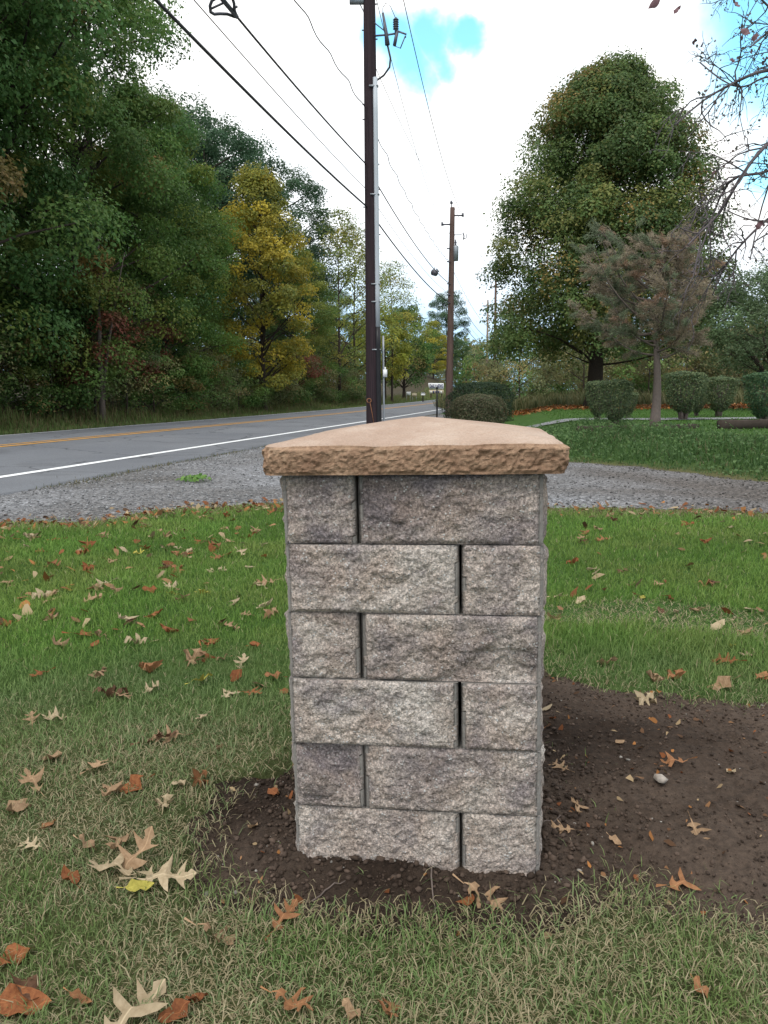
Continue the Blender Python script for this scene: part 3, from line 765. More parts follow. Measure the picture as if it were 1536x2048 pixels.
per = np.linspace(0, 4, nu, endpoint=False); k = per.astype(int); t = (per - k) * 2 - 1
cx = np.select([k == 0, k == 1, k == 2], [t, 1 + 0 * t, -t], -1 + 0 * t); cy = np.select([k == 0, k == 1, k == 2], [-1 + 0 * t, t, 1 + 0 * t], -t)
rr = 1 / (np.maximum(np.abs(cx), np.abs(cy))); nr = np.hypot(cx, cy)
rnd = 1 - 0.018 * sstep(0.93, 1.0, np.minimum(np.abs(cx), np.abs(cy)))          # knocked-off corners
vv = np.linspace(0, 1, nv)
CXX, VVV = np.meshgrid(np.arange(nu), vv)
bx, by = cx[CXX] * CH * rnd[CXX], cy[CXX] * CH * rnd[CXX]; bz = VVV * CT
em = np.minimum(sstep(0, 0.12, VVV), sstep(1.0, 0.86, VVV))
fac = np.abs(fbm(bx * 26, by * 26, bz * 26, o=2, seed=81))
dd = 0.016 * fbm(bx * 13, by * 13, bz * 18, o=3, seed=82) + 0.014 * (0.22 - fac) - 0.013 * np.abs(fbm(bx * 75, by * 75, bz * 85, o=2, seed=87)) + 0.009 * fbm(bx * 110, by * 110, bz * 120, o=2, seed=83)
dd = dd * em - 0.006 * sstep(0.85, 1.0, VVV) - 0.004 * sstep(0.15, 0.0, VVV) + 0.006 * fbm(bx * 22, by * 22, o=3, seed=84)
sc_ = 1 + dd / CH
Vs = np.stack([bx * sc_, by * sc_, bz + 0.006 * fbm(bx * 18, by * 18, o=2, seed=85) * (VVV > 0.99)], -1).reshape(-1, 3)
i = np.arange(nv - 1)[:, None] * nu; j = np.arange(nu)[None]; kk = (j + 1) % nu
fs = np.stack([i + j, i + kk, i + nu + kk, i + nu + j], -1).reshape(-1, 4)
rim = Vs.reshape(nv, nu, 3)[-1]; rings = [rim]
for f in (0.985, 0.95, 0.88, 0.75, 0.6, 0.45, 0.3, 0.15, 0.05):
    p = rim * np.array([f, f, 0]) ; q8 = np.maximum(np.abs(p[:, 0]), np.abs(p[:, 1])) / CH
    hgt = APEX * np.sqrt((1 - q8) ** 2 + 0.0) ** 0.82
    p[:, 2] = CT + hgt + 0.0035 * fbm(p[:, 0] * 14, p[:, 1] * 14, o=4, seed=86) + (rim[:, 2] - CT) * max(0, (f - 0.9) / 0.1)
    rings.append(p)
Vt = np.vstack(rings + [[(0, 0, CT + APEX * 0.985)]]); nr_ = len(rings)
i = np.arange(nr_ - 1)[:, None] * nu
ft = np.stack([i + j, i + kk, i + nu + kk, i + nu + j], -1).reshape(-1, 4)
tt = np.stack([(nr_ - 1) * nu + np.arange(nu), (nr_ - 1) * nu + (np.arange(nu) + 1) % nu, np.full(nu, nr_ * nu)], 1)
nb = len(Vs)
Vb = np.vstack([Vs, Vt, [(0, 0, 0.0005)]])
under = np.stack([(np.arange(nu) + 1) % nu, np.arange(nu), np.full(nu, len(Vb) - 1)], 1)
me = mesh_np('cap', Vb, [fs, ft + nb, tt + nb, under])
me.materials.append(M_cap_e); me.materials.append(M_cap_t)
mi = np.zeros(len(me.polygons), np.int32); mi[len(fs):len(fs) + len(ft) + len(tt)] = 1; me.polygons.foreach_set('material_index', mi)
sm = np.zeros(len(me.polygons), bool); sm[len(fs):len(fs) + len(ft) + len(tt)] = True; me.polygons.foreach_set('use_smooth', sm)
cap = obj('cap', me, None, pillar, (0.004, 0, Z_TOP + 0.0005)); cap['label'] = 'tan stone cap with a broken edge and a smooth low peak'


# ------------------------------------------------------------------ fallen leaves
def leaf_outline(kind, r):
    if kind == 'oak':       # pin-oak: deep rounded bays, pointed lobes
        half = [(0, .01, 0), (.14, .025, .13), (.16, .12, .17), (.25, .21, .20), (.25, .11, .23), (.28, .045, .28), (.36, .05, .36), (.41, .18, .40), (.50, .33, .44), (.58, .42, .47), (.56, .26, .50), (.545, .10, .535), (.585, .055, .585),
                (.65, .06, .65), (.70, .16, .69), (.83, .30, .72), (.80, .18, .75), (.785, .08, .785), (.84, .055, .84), (.90, .10, .88), (.94, .07, .93), (1, 0, 1)]
        return [[(a, b * k, c) for a, b, c in half] for k in (r.uniform(.8, 1.15), r.uniform(.8, 1.15))]
    half = [(0.0, 0.01), (0.08, 0.1), (0.2, 0.22), (0.38, 0.30), (0.55, 0.28), (0.72, 0.2), (0.88, 0.09), (1.0, 0.0)]
    return [[(a, b * k, a) for a, b in half] for k in (1, 0.93)]


def leaf_mesh(kind, seed, curl):
    r = random.Random(seed); L, Rr = leaf_outline(kind, r)
    V = []; F = []; n = len(L)
    for (a, b, mm), (c_, d, _) in zip(L, Rr): V += [(mm, 0, 0), (a, b, 0), (c_, -d, 0)]
    for i in range(n - 1):
        o = i * 3; F += [(o, o + 3, o + 4, o + 1), (o, o + 2, o + 5, o + 3)]
    F += [(-1,) * 4] * 0
    V = np.array(V, float); V[:, 0] -= 0.5
    ph, k1, k2 = r.uniform(0, 6), r.uniform(0.3, 1.0) * curl, r.uniform(-0.6, 0.9) * curl
    z = k1 * 0.9 * V[:, 1] ** 2 * (1.2 + 0.8 * np.sin(V[:, 0] * 5 + ph)) + k2 * 0.35 * V[:, 0] ** 2 + 0.07 * curl * np.sin(V[:, 0] * 11 + V[:, 1] * 9 + ph) + 0.05 * curl * fbm(V[:, 0] * 7, V[:, 1] * 7, seed=seed)
    V[:, 2] = z
    st = [(-0.5, 0.008, 0), (-0.5, -0.008, 0), (-0.78, -0.006, 0.04 * r.uniform(-1, 2)), (-0.78, 0.006, 0.05)]     # stalk
    o = len(V); V = np.vstack([V, st]); F.append((o, o + 1, o + 2, o + 3))
    V[:, 2] -= np.percentile(V[:, 2], 20)
    return V, np.array(F)


def dryleaf(name, c0, c1):
    m = Mat(name); v = m.coord('Object'); oi = m.n('ShaderNodeObjectInfo')
    f = m.noise(v, 9, 6, 0.7); c = m.mix(m.rng(f, 0.35, 0.65), c0, c1); c = m.mix(m.rng(oi.outputs['Random'], 0, 1, 0, 0.45), c, tuple(q * 0.6 for q in c0))
    sp = m.n('ShaderNodeSeparateXYZ'); m.l(v, sp.inputs[0]); ab = m.n('ShaderNodeMath', operation='ABSOLUTE'); m.l(sp.outputs[1], ab.inputs[0])
    c = m.mix(m.rng(ab.outputs[0], 0.012, 0.004, 0, 0.5), c, tuple(q * 1.35 for q in c1))
    m.base(c).set(0.75, 0.2)
    t = m.n('ShaderNodeBsdfTranslucent'); m.l(c, t.inputs[0]); x = m.n('ShaderNodeMixShader'); x.inputs[0].default_value = 0.18
    m.l(m.b.outputs[0], x.inputs[1]); m.l(t.outputs[0], x.inputs[2]); m.l(x.outputs[0], m.out.inputs[0]); return m.m


LM = {'tan': dryleaf('leaf_tan', (0.27, 0.17, 0.095), (0.42, 0.28, 0.17)), 'rust': dryleaf('leaf_rust', (0.17, 0.055, 0.022), (0.33, 0.13, 0.05)), 'orange': dryleaf('leaf_orange', (0.25, 0.11, 0.05), (0.36, 0.18, 0.085)),
      'pale': dryleaf('leaf_pale', (0.34, 0.26, 0.16), (0.50, 0.40, 0.265)), 'yellow': dryleaf('leaf_yellow', (0.30, 0.27, 0.05), (0.46, 0.40, 0.09)), 'brown': dryleaf('leaf_brown', (0.085, 0.042, 0.024), (0.16, 0.085, 0.05))}
CW = {'tan': 'tan', 'rust': 'rust-red', 'orange': 'orange-brown', 'pale': 'pale straw-coloured', 'yellow': 'yellow', 'brown': 'dark brown'}
LV = {('oak', i): leaf_mesh('oak', 30 + i, (0.5, 0.9, 1.4, 2.2, 1.1)[i]) for i in range(5)}
LV.update({('oval', i): leaf_mesh('oval', 60 + i, (0.5, 1.2, 2.0)[i]) for i in range(3)})
LME = {}


def leaf_at(x, y, col, kind, size, label=None, up=None, rz=None, var=None, tilt=None):
    var = rng.integers(0, 5 if kind == 'oak' else 3) if var is None else var
    key = (kind, int(var), col)
    if key not in LME:
        V, F = LV[key[:2]]; LME[key] = mesh_np('fallen_leaf', V, [F], None, True); LME[key].materials.append(LM[col])
    o = obj('fallen_leaf', LME[key], None)
    onsoil = float(soil_sd(np.array([x]), np.array([y]))[0]) > 0.0
    dry = lawn_state(np.array([x]), np.array([y]))[0][0]
    z = (float(soil_h(np.array([x]), np.array([y]))[0]) + 0.004) if onsoil else H1(x, y) + (rng.uniform(0.006, 0.020) if up is None else up) * (1 - 0.25 * dry)
    o.location = (x, y, z); o.scale = (size,) * 3
    tl = rng.normal(0, 0.28, 2) if tilt is None else tilt
    o.rotation_euler = (tl[0], tl[1], rng.uniform(0, 6.28) if rz is None else rz)
    lx = float(pil_local(np.array([x]), np.array([y]))[0])
    zone = 'on the bare soil round the pillar' if onsoil else 'on the dry grass in front of the pillar' if y < 1.75 else 'on the lawn between pillar and road' if lx < 0 else 'on the lawn between pillar and driveway'
    kw = 'lobed oak leaf' if kind == 'oak' else 'oval leaf'
    lab = label or f'fallen {CW[col]} {kw} lying {zone}'
    tag(o, lab, 'leaf', None if label else f'fallen {CW[col]} {kw[:-4]}leaves {zone}')
    return o


# leaves one can pick out in the photograph: pixel, colour, kind, length in metres
KEY = [(262, 1578, 'rust', 'oval', .11), (225, 1592, 'tan', 'oak', .11), (195, 1540, 'tan', 'oak', .11), (68, 1575, 'tan', 'oak', .12), (397, 1562, 'orange', 'oak', .085), (358, 1574, 'pale', 'oval', .05), (330, 1613, 'pale', 'oak', .08),
       (35, 1622, 'tan', 'oval', .12), (95, 1655, 'orange', 'oval', .06), (240, 1697, 'tan', 'oak', .10), (175, 1700, 'tan', 'oval', .07), (62, 1695, 'pale', 'oak', .08), (140, 1762, 'rust', 'oval', .08),
       (570, 1842, 'orange', 'oak', .11), (440, 1880, 'tan', 'oak', .12), (1370, 1775, 'orange', 'oak', .12), (1290, 1408, 'pale', 'oak', .12), (1340, 1547, 'orange', 'oak', .11), (1155, 1622, 'tan', 'oak', .09),
       (1392, 1690, 'tan', 'oak', .10), (1118, 1540, 'tan', 'oak', .09), (1120, 1665, 'tan', 'oak', .08), (970, 1790, 'tan', 'oak', .13), (930, 1795, 'rust', 'oval', .09), (1400, 1990, 'orange', 'oval', .055),
       (1095, 1432, 'pale', 'oval', .06), (1215, 1332, 'tan', 'oval', .10), (1350, 1362, 'orange', 'oak', .11), (1310, 1365, 'tan', 'oak', .11), (1525, 1362, 'orange', 'oval', .09), (1440, 1378, 'tan', 'oval', .12),
       (440, 1500, 'tan', 'oval', .05), (545, 1585, 'rust', 'oval', .06), (505, 1655, 'tan', 'oval', .05), (1240, 1500, 'tan', 'oval', .05), (1460, 1560, 'pale', 'oval', .05), (1230, 1690, 'tan', 'oval', .05), (1490, 1275, 'tan', 'oak', .14), (1437, 1258, 'pale', 'oval', .11), (1500, 1225, 'pale', 'oval', .09), (1395, 1225, 'tan', 'oak', .13), (1352, 1228, 'pale', 'oval', .06), (1160, 1207, 'pale', 'oval', .10), (1120, 1197, 'pale', 'oak', .12),
       (1190, 1150, 'pale', 'oak', .14), (1285, 1198, 'yellow', 'oval', .07), (1272, 1194, 'orange', 'oval', .06), (1465, 1298, 'yellow', 'oval', .07), (1495, 1315, 'pale', 'oak', .11), (1205, 1085, 'orange', 'oak', .14), (1145, 1130, 'rust', 'oak', .13),
       (60, 1990, 'brown', 'oval', .12), (160, 2010, 'orange', 'oval', .055), (30, 1920, 'rust', 'oval', .09), (585, 2020, 'orange', 'oak', .10), (395, 2005, 'rust', 'oval', .05), (350, 2040, 'rust', 'oval', .07), (700, 2035, 'tan', 'oval', .06), (780, 2030, 'orange', 'oak', .08), (45, 2020, 'rust', 'oval', .12),
       (300, 1345, 'orange', 'oak', .14), (485, 1333, 'pale', 'oak', .12), (300, 1383, 'pale', 'oak', .10), (245, 1400, 'tan', 'oak', .09), (460, 1395, 'pale', 'oak', .12), (505, 1392, 'rust', 'oak', .10), (405, 1445, 'pale', 'oak', .08), (320, 1485, 'brown', 'oak', .13), (335, 1480, 'tan', 'oak', .12),
       (110, 1440, 'pale', 'oak', .10), (65, 1447, 'tan', 'oak', .09), (105, 1520, 'tan', 'oval', .11), (255, 1250, 'pale', 'oak', .18), (340, 1268, 'rust', 'oak', .16), (310, 1235, 'rust', 'oak', .15), (105, 1242, 'tan', 'oak', .16), (170, 1275, 'rust', 'oak', .17), (120, 1295, 'tan', 'oak', .15), (420, 1290, 'rust', 'oak', .15), (275, 1290, 'pale', 'oak', .14),
       (137, 1180, 'yellow', 'oval', .10), (410, 1190, 'yellow', 'oval', .09), (348, 1190, 'yellow', 'oval', .10), (530, 1172, 'tan', 'oak', .16), (470, 1210, 'pale', 'oak', .14), (530, 1215, 'pale', 'oak', .16), (430, 1098, 'orange', 'oak', .20), (175, 1095, 'rust', 'oak', .22), (105, 1135, 'orange', 'oak', .18), (250, 1105, 'pale', 'oval', .13), (330, 1075, 'tan', 'oak', .18), (200, 1172, 'pale', 'oak', .16)]
for (u, v_, col, kind, size) in KEY:
    q = gnd(u, v_); near = math.hypot(q.x, q.y)
    leaf_at(q.x, q.y, col, kind, size * (0.86 if near < 3.2 else 0.8))
# the pile of three big pale leaves with a yellow one on the grass beside the soil
for (u, v_, col, kind, size, rz, tl, lab) in [(270, 1735, 'tan', 'oak', .16, 0.9, (0.1, -0.75), 'big upright tan oak leaf standing over the yellow-green leaf'), (225, 1752, 'pale', 'oak', .14, 2.7, (0.2, 0.1), 'curled pale oak leaf leaning on the upright tan leaf'),
        (335, 1770, 'pale', 'oak', .13, 0.1, (0.5, 0.0), 'straw-coloured oak leaf beside the yellow-green leaf at the soil edge'), (280, 1790, 'yellow', 'oval', .062, 0.2, (0.1, 0.1), 'round yellow-green leaf under the upright tan oak leaf'),
        (632, 2046, 'tan', 'oak', .0, 0, (0, 0), None)]:
    if size: q = gnd(u, v_); leaf_at(q.x, q.y, col, kind, size, lab, 0.02, rz, 1, tl)
q = gnd(270, 2044); leaf_at(q.x, q.y, 'pale', 'oak', .17, 'large pale oak leaf with spread lobes on the dry grass', 0.02, 1.2, 1, (0, 0.1))
cnt = 0
while cnt < 195:
    y = rng.uniform(2.6, 7.6); x = rng.uniform(-0.62, 0.62) * y
    dens = 0.9 if x < -0.1 else 0.34
    dens *= 0.5 + 1.8 * max(0, float(fbm(np.array([x * 1.1]), np.array([y * 1.1]), o=3, seed=91)[0]) + 0.2)
    gsd = float(gravel_sd(np.array([x]), np.array([y]))[0]); ssd = float(soil_sd(np.array([x]), np.array([y]))[0])
    if rng.uniform() > dens or gsd > -0.05 or ssd > -0.05 or (abs(x - PC.x) < 0.34 and abs(y - PC.y) < 0.34): continue
    kind = 'oak' if rng.uniform() < 0.78 else 'oval'
    col = rng.choice(['tan', 'rust', 'orange', 'pale', 'yellow', 'brown'], p=[.25, .29, .15, .18, .04, .09])
    leaf_at(x, y, col, kind, rng.uniform(0.07, 0.135) * (0.7 if kind == 'oval' else 1.0)); cnt += 1

# uncountable litter: along the gravel edge, and the belt below the maple
def litter(n, px, py, size, zoff, seed):
    r = np.random.default_rng(seed); a = r.uniform(0, 6.28, n); t = r.normal(0, 0.5, (n, 2))
    base = np.array([(-0.5, 0, 0), (-0.1, 0.22, 0.08), (0.5, 0.03, 0.0), (0.0, -0.24, 0.06), (0.3, 0.28, 0.05), (0.25, -0.25, 0.02)])
    L = base[None] * size[:, None, None] * r.uniform(0.6, 1.2, (n, 6, 1)); L[..., 2] += L[..., 0] * t[:, :1] + L[..., 1] * t[:, 1:]
    c, s = np.cos(a)[:, None], np.sin(a)[:, None]
    V = np.stack([L[..., 0] * c - L[..., 1] * s + px[:, None], L[..., 0] * s + L[..., 1] * c + py[:, None], L[..., 2] + (H(px, py) + zoff)[:, None]], -1).reshape(-1, 3)
    F = (np.array([(0, 3, 1), (1, 3, 2), (1, 2, 4), (3, 5, 2)])[None] + (np.arange(n) * 6)[:, None, None]).reshape(-1, 3)
    pal = np.array([(0.27, 0.15, 0.075), (0.20, 0.075, 0.03), (0.33, 0.15, 0.05), (0.36, 0.27, 0.16), (0.10, 0.055, 0.03)])
    return V, F, np.repeat(pal[r.integers(0, 5, n)] * r.uniform(0.6, 1.15, (n, 1)), 6, 0)


n = 9000; px = rng.uniform(-6, 5.5, n); py = rng.uniform(5.4, 8.6, n); gsd = gravel_sd(px, py)
k = rng.uniform(0, 1, n) < np.exp(-((gsd + 0.28) / 0.36) ** 2) * np.where(px < 0, 0.8, 0.35); px, py = px[k], py[k]
V, F, cc = litter(len(px), px, py, 0.02 + 0.08 * rng.uniform(0, 1, len(px)) ** 1.6, 0.018, 4)
stuff('leaf_litter', mesh_np('leaf_litter', V, [F], cc), M_dry, 'brown leaf litter along the grass edge of the gravel', 'leaf litter')
n = 900; py = rng.uniform(3.4, 7.9, n); px = rng.uniform(-0.6, 0.6, n) * py
k = (gravel_sd(px, py) < -0.1) & (rng.uniform(0, 1, n) < np.where(px < 0, 0.55, 0.16) * (0.4 + 3.0 * np.clip(fbm(px * 1.1, py * 1.1, o=3, seed=91) + 0.12, 0, 1))); px, py = px[k], py[k]
V, F, cc = litter(len(px), px, py, rng.uniform(0.04, 0.085, len(px)), 0.022, 24)
stuff('leaf_scraps', mesh_np('leaf_scraps', V, [F], cc), M_dry, 'small broken brown leaf scraps lying deep in the lawn grass', 'leaf litter')
n = 15000; px = rng.uniform(4, 30, n); py = 41 + px * 0.02 + rng.normal(0, 2.2, n)
V, F, cc = litter(n, px, py, rng.uniform(0.10, 0.2, n), 0.05, 6)
stuff('leaf_litter', mesh_np('leaf_litter', V, [F], cc * np.array((1.1, 0.85, 0.6))), M_dry, 'orange leaf litter spread in a belt below the big maple', 'leaf litter')

n = 420; px = rng.uniform(-0.5, 1.7, n); py = rng.uniform(1.38, 2.95, n); lx, ly = pil_local(px, py)
k = (soil_sd(px, py) > -0.05) & (np.maximum(np.abs(lx), np.abs(ly)) > PIL_W / 2 + 0.02); px, py = px[k], py[k]
V, F, cc = litter(len(px), px, py, rng.uniform(0.008, 0.03, len(px)), 0.0, 14); V[:, 2] += np.repeat(soil_h(px, py) - H(px, py) + 0.006, 6)
stuff('soil_debris', mesh_np('soil_debris', V, [F], cc * np.array((1.0, 0.95, 0.9))), M_dry, 'tan scraps of leaf and bark scattered over the bare soil', 'debris')
# root threads and sticks on the soil
for (u0, v0, u1, v1, lab) in [(860, 1740, 870, 1815, 'thin root thread hanging down in front of the pillar foot'), (1000, 1700, 1120, 1650, 'thin bent twig lying on the soil beside the pillar corner'), (610, 1800, 690, 1765, 'pale root thread on the soil at the pillar front')]:
    a, b = gnd(u0, v0), gnd(u1, v1); t = np.linspace(0, 1, 9); xx = lerp(a.x, b.x, t) + 0.012 * fbm(t * 3, t * 0, seed=u0); yy = lerp(a.y, b.y, t) + 0.02 * fbm(t * 3, t * 0, seed=u1)
    tag(obj('twig', MB().tube(np.stack([xx, yy, soil_h(xx, yy) + 0.006], 1), np.linspace(0.0022, 0.0012, 9), 5).mesh('twig', True), M_barkp), lab, 'twig')
# pale stone on the soil
q = gnd(1318, 1583); V, F, cc = lumps(np.array([(0, 0, 0.0)]), np.array([0.026]), np.array([(0.32, 0.28, 0.24)]), 0.55, 8)
tag(obj('stone', mesh_np('stone', V, [F], cc), M_stone, None, (q.x, q.y, float(soil_h(np.array([q.x]), np.array([q.y]))[0]) + 0.008)), 'pale knobbly stone lying alone on the bare soil', 'stone')


# ------------------------------------------------------------------ foliage
def leaf_cards(P, Nrm, size, col, seed=1, asp=0.62):
    """rhombic leaf faces at P, facing Nrm"""
    r = np.random.default_rng(seed); n = len(P)
    Nrm = Nrm / (np.linalg.norm(Nrm, axis=1)[:, None] + 1e-9)
    a = np.cross(Nrm, r.normal(0, 1, (n, 3))); a /= np.linalg.norm(a, axis=1)[:, None] + 1e-9; b = np.cross(Nrm, a)
    s = size[:, None]
    V = np.stack([P - a * s * 0.5, P + b * s * asp * 0.5 + a * s * 0.05 + Nrm * s * 0.08, P + a * s * 0.5 - Nrm * s * 0.10, P - b * s * asp * 0.5 + a * s * 0.05 + Nrm * s * 0.08], 1).reshape(-1, 3)
    return V, np.arange(n * 4).reshape(-1, 4), np.repeat(col, 4, 0)


V, q, cc = leaf_cards(*BANK_LEAVES, 19); stuff('ground_cover', mesh_np('ground_cover', V, [q], cc), M_leaf, 'low dark leafy ground cover on the bank beside the driveway', 'ground cover')


def pick(pal, n, r):
    w_ = np.array([p[0] for p in pal], float); return np.array([p[1] for p in pal])[r.choice(len(pal), n, p=w_ / w_.sum())]


def grow(height, prof, z0, n_clump, per, csize, lsize, pal, seed, trunk_r, limb_r=0.05, lean=(0, 0), inner=0.25, bark=None, flat=0.6, twigs=0.0, sparse=1.0, limbs=0.35, wav=0.5):
    """one tree in local space: returns (wood mesh, foliage mesh). prof: crown radius over 0..1 of the crown height."""
    r = np.random.default_rng(seed); wood = MB()
    ts = np.linspace(0, 1, 26) ** 1.8; wob = 0.03 * height
    tx = lean[0] * ts ** 1.5 + wob * fbm(ts * 2.2, ts * 0 + seed, o=2, seed=seed) * ts; ty = lean[1] * ts ** 1.5 + wob * fbm(ts * 2.2, ts * 0 + seed + 5, o=2, seed=seed + 2) * ts
    tz = ts * height * 0.9
    flare = 1 + 0.5 * np.exp(-tz / (1.1 * trunk_r + 0.03))
    wood.tube(np.stack([tx, ty, tz - 0.05], 1), trunk_r * (1 - 0.88 * ts ** 0.9) * flare, 9)
    P, Nn, S, Cc = [], [], [], []
    for k in range(n_clump):
        t = r.uniform(0, 1) ** 0.9; rad = np.interp(t, np.linspace(0, 1, len(prof)), prof)
        a = r.uniform(0, 6.283); rr = rad * math.sqrt(r.uniform(inner, 1)) * (1.07 - wav / 2 + wav * float(vnoise(np.array([a * 1.3]), np.array([t * 4.0]), seed=seed + 3)[0]))
        z = z0 + t * (height - z0); bx = np.interp(z, tz, tx); by = np.interp(z, tz, ty)
        c = np.array([bx + rr * math.cos(a), by + rr * math.sin(a), z])
        # limb
        zb = max(z0 * 0.75, z - rr * r.uniform(0.35, 0.9)); zb = min(zb, height * 0.82); st = np.array([np.interp(zb, tz, tx), np.interp(zb, tz, ty), min(zb, height * 0.82)])
        if rr > 0.3 and r.uniform() < limbs:
            u = np.linspace(0, 1, 5)[:, None]; mid = (st + c) / 2 + np.array([0, 0, r.uniform(-0.1, 0.18) * rr]) + r.normal(0, 0.06 * rr, 3)
            wood.tube((1 - u) ** 2 * st + 2 * u * (1 - u) * mid + u ** 2 * c, limb_r * (0.4 + 0.6 * rr / max(prof)) * np.linspace(1, 0.22, 5), 5, False)
        cs = csize * r.uniform(0.7, 1.25); m = int(per * r.uniform(0.7, 1.3) * sparse)
        d = r.normal(0, 1, (m, 3)); d[:, 2] += 0.35; d /= np.linalg.norm(d, axis=1)[:, None]
        f = r.uniform(0.25, 1, m) ** 0.5; f[: m // 5] *= r.uniform(1.0, 1.35, m // 5)
        pts = d * f[:, None] * cs * np.array([1, 1, flat]); pts = pts + 0.35 * cs * np.stack([fbm(pts[:, 0] * 2 / cs + k, pts[:, 1] * 2 / cs, o=2, seed=seed + q) for q in range(3)], 1)
        if twigs:
            for q in r.integers(0, m, int(twigs)): wood.tube(np.stack([c, c + pts[q] * 0.6 + r.normal(0, 0.04, 3), c + pts[q]]), [limb_r * 0.25, limb_r * 0.16, limb_r * 0.07], 4, False)
        P.append(c + pts); outw = np.array([math.cos(a), math.sin(a), 0.0]) * 0.4
        Nn.append(d * 0.7 + np.array([0, 0, 0.7]) + outw + r.normal(0, 0.55, (m, 3))); S.append(lsize * r.uniform(0.65, 1.3, m))
        base = pick(pal, 1, r)[0]; own = pick(pal, m, r); Cc.append(lerp(base, own, 0.25) * r.uniform(0.72, 1.28) * r.uniform(0.86, 1.14, (m, 1)))
    V, q, cc = leaf_cards(np.vstack(P), np.vstack(Nn), np.concatenate(S), np.vstack(Cc), seed)
    return wood.mesh('trunk', True), mesh_np('crown', V, [q], cc)


def plant_tree(name, label, cat, meshes, x, y, rz=0, sc=(1, 1, 1), col=(1, 1, 1), group=None, bark=None, dz=0.0):
    o = thing(name, label, cat, (x, y, H1(x, y) + dz), rz, group); o.scale = sc
    t = obj('trunk', meshes[0], bark or M_bark, o); c = obj('crown', meshes[1], M_leaf, o); c.color = (*col, 1)
    return o


DG = [(4, (0.042, 0.085, 0.026)), (3, (0.055, 0.105, 0.03)), (2, (0.075, 0.12, 0.032)), (1, (0.10, 0.12, 0.03)), (0.5, (0.14, 0.085, 0.035))]
YG = [(3, (0.10, 0.13, 0.03)), (2, (0.15, 0.16, 0.035)), (1, (0.20, 0.17, 0.04)), (1, (0.08, 0.11, 0.03))]
YE = [(3, (0.25, 0.20, 0.028)), (2, (0.20, 0.175, 0.03)), (3, (0.13, 0.14, 0.032)), (2, (0.08, 0.10, 0.03))]
RD = [(3, (0.14, 0.045, 0.03)), (2, (0.10, 0.05, 0.03)), (2, (0.07, 0.075, 0.03))]
OLV = [(3, (0.085, 0.095, 0.045)), (2, (0.11, 0.105, 0.05)), (1, (0.15, 0.12, 0.05)), (1, (0.07, 0.085, 0.045))]
T_woodA = grow(20, [3.0, 4.6, 5.2, 5.0, 4.4, 3.4, 1.4], 2.2, 130, 640, 1.30, 0.145, DG, 101, 0.26, 0.09)
T_woodB = grow(18, [2.4, 4.2, 5.0, 4.6, 3.6, 2.6, 1.0], 1.6, 120, 640, 1.20, 0.145, DG, 102, 0.22, 0.08, (0.8, 0.4))
T_oak = grow(18.5, [1.6, 3.6, 4.6, 4.4, 3.6, 2.0], 5.0, 105, 400, 1.15, 0.18, [(1, (0.032, 0.06, 0.03)), (1, (0.045, 0.075, 0.034))], 103, 0.24, 0.10)
T_yel = grow(13.5, [2.0, 3.2, 3.3, 2.7, 1.9, 0.7], 1.5, 190, 170, 0.75, 0.17, YE, 104, 0.17, 0.06)
T_sparse = grow(15.5, [1.5, 3.0, 3.4, 3.0, 2.2, 1.0], 3.0, 80, 95, 1.15, 0.19, YG, 105, 0.15, 0.06, twigs=5)
T_shrub = grow(3.6, [1.3, 1.9, 1.8, 1.2, 0.5], 0.2, 36, 170, 0.62, 0.12, DG + [(2, (0.075, 0.11, 0.035))], 106, 0.05, 0.025)
T_brush = grow(4.6, [1.6, 2.2, 2.2, 1.6, 0.6], 0.3, 40, 120, 0.8, 0.13, OLV, 107, 0.05, 0.03, twigs=5)
T_red = grow(5.5, [0.8, 1.7, 2.0, 1.6, 0.7], 1.3, 34, 150, 0.62, 0.13, RD, 108, 0.06, 0.03)


def rp(s, p): return road_xy(s, p)


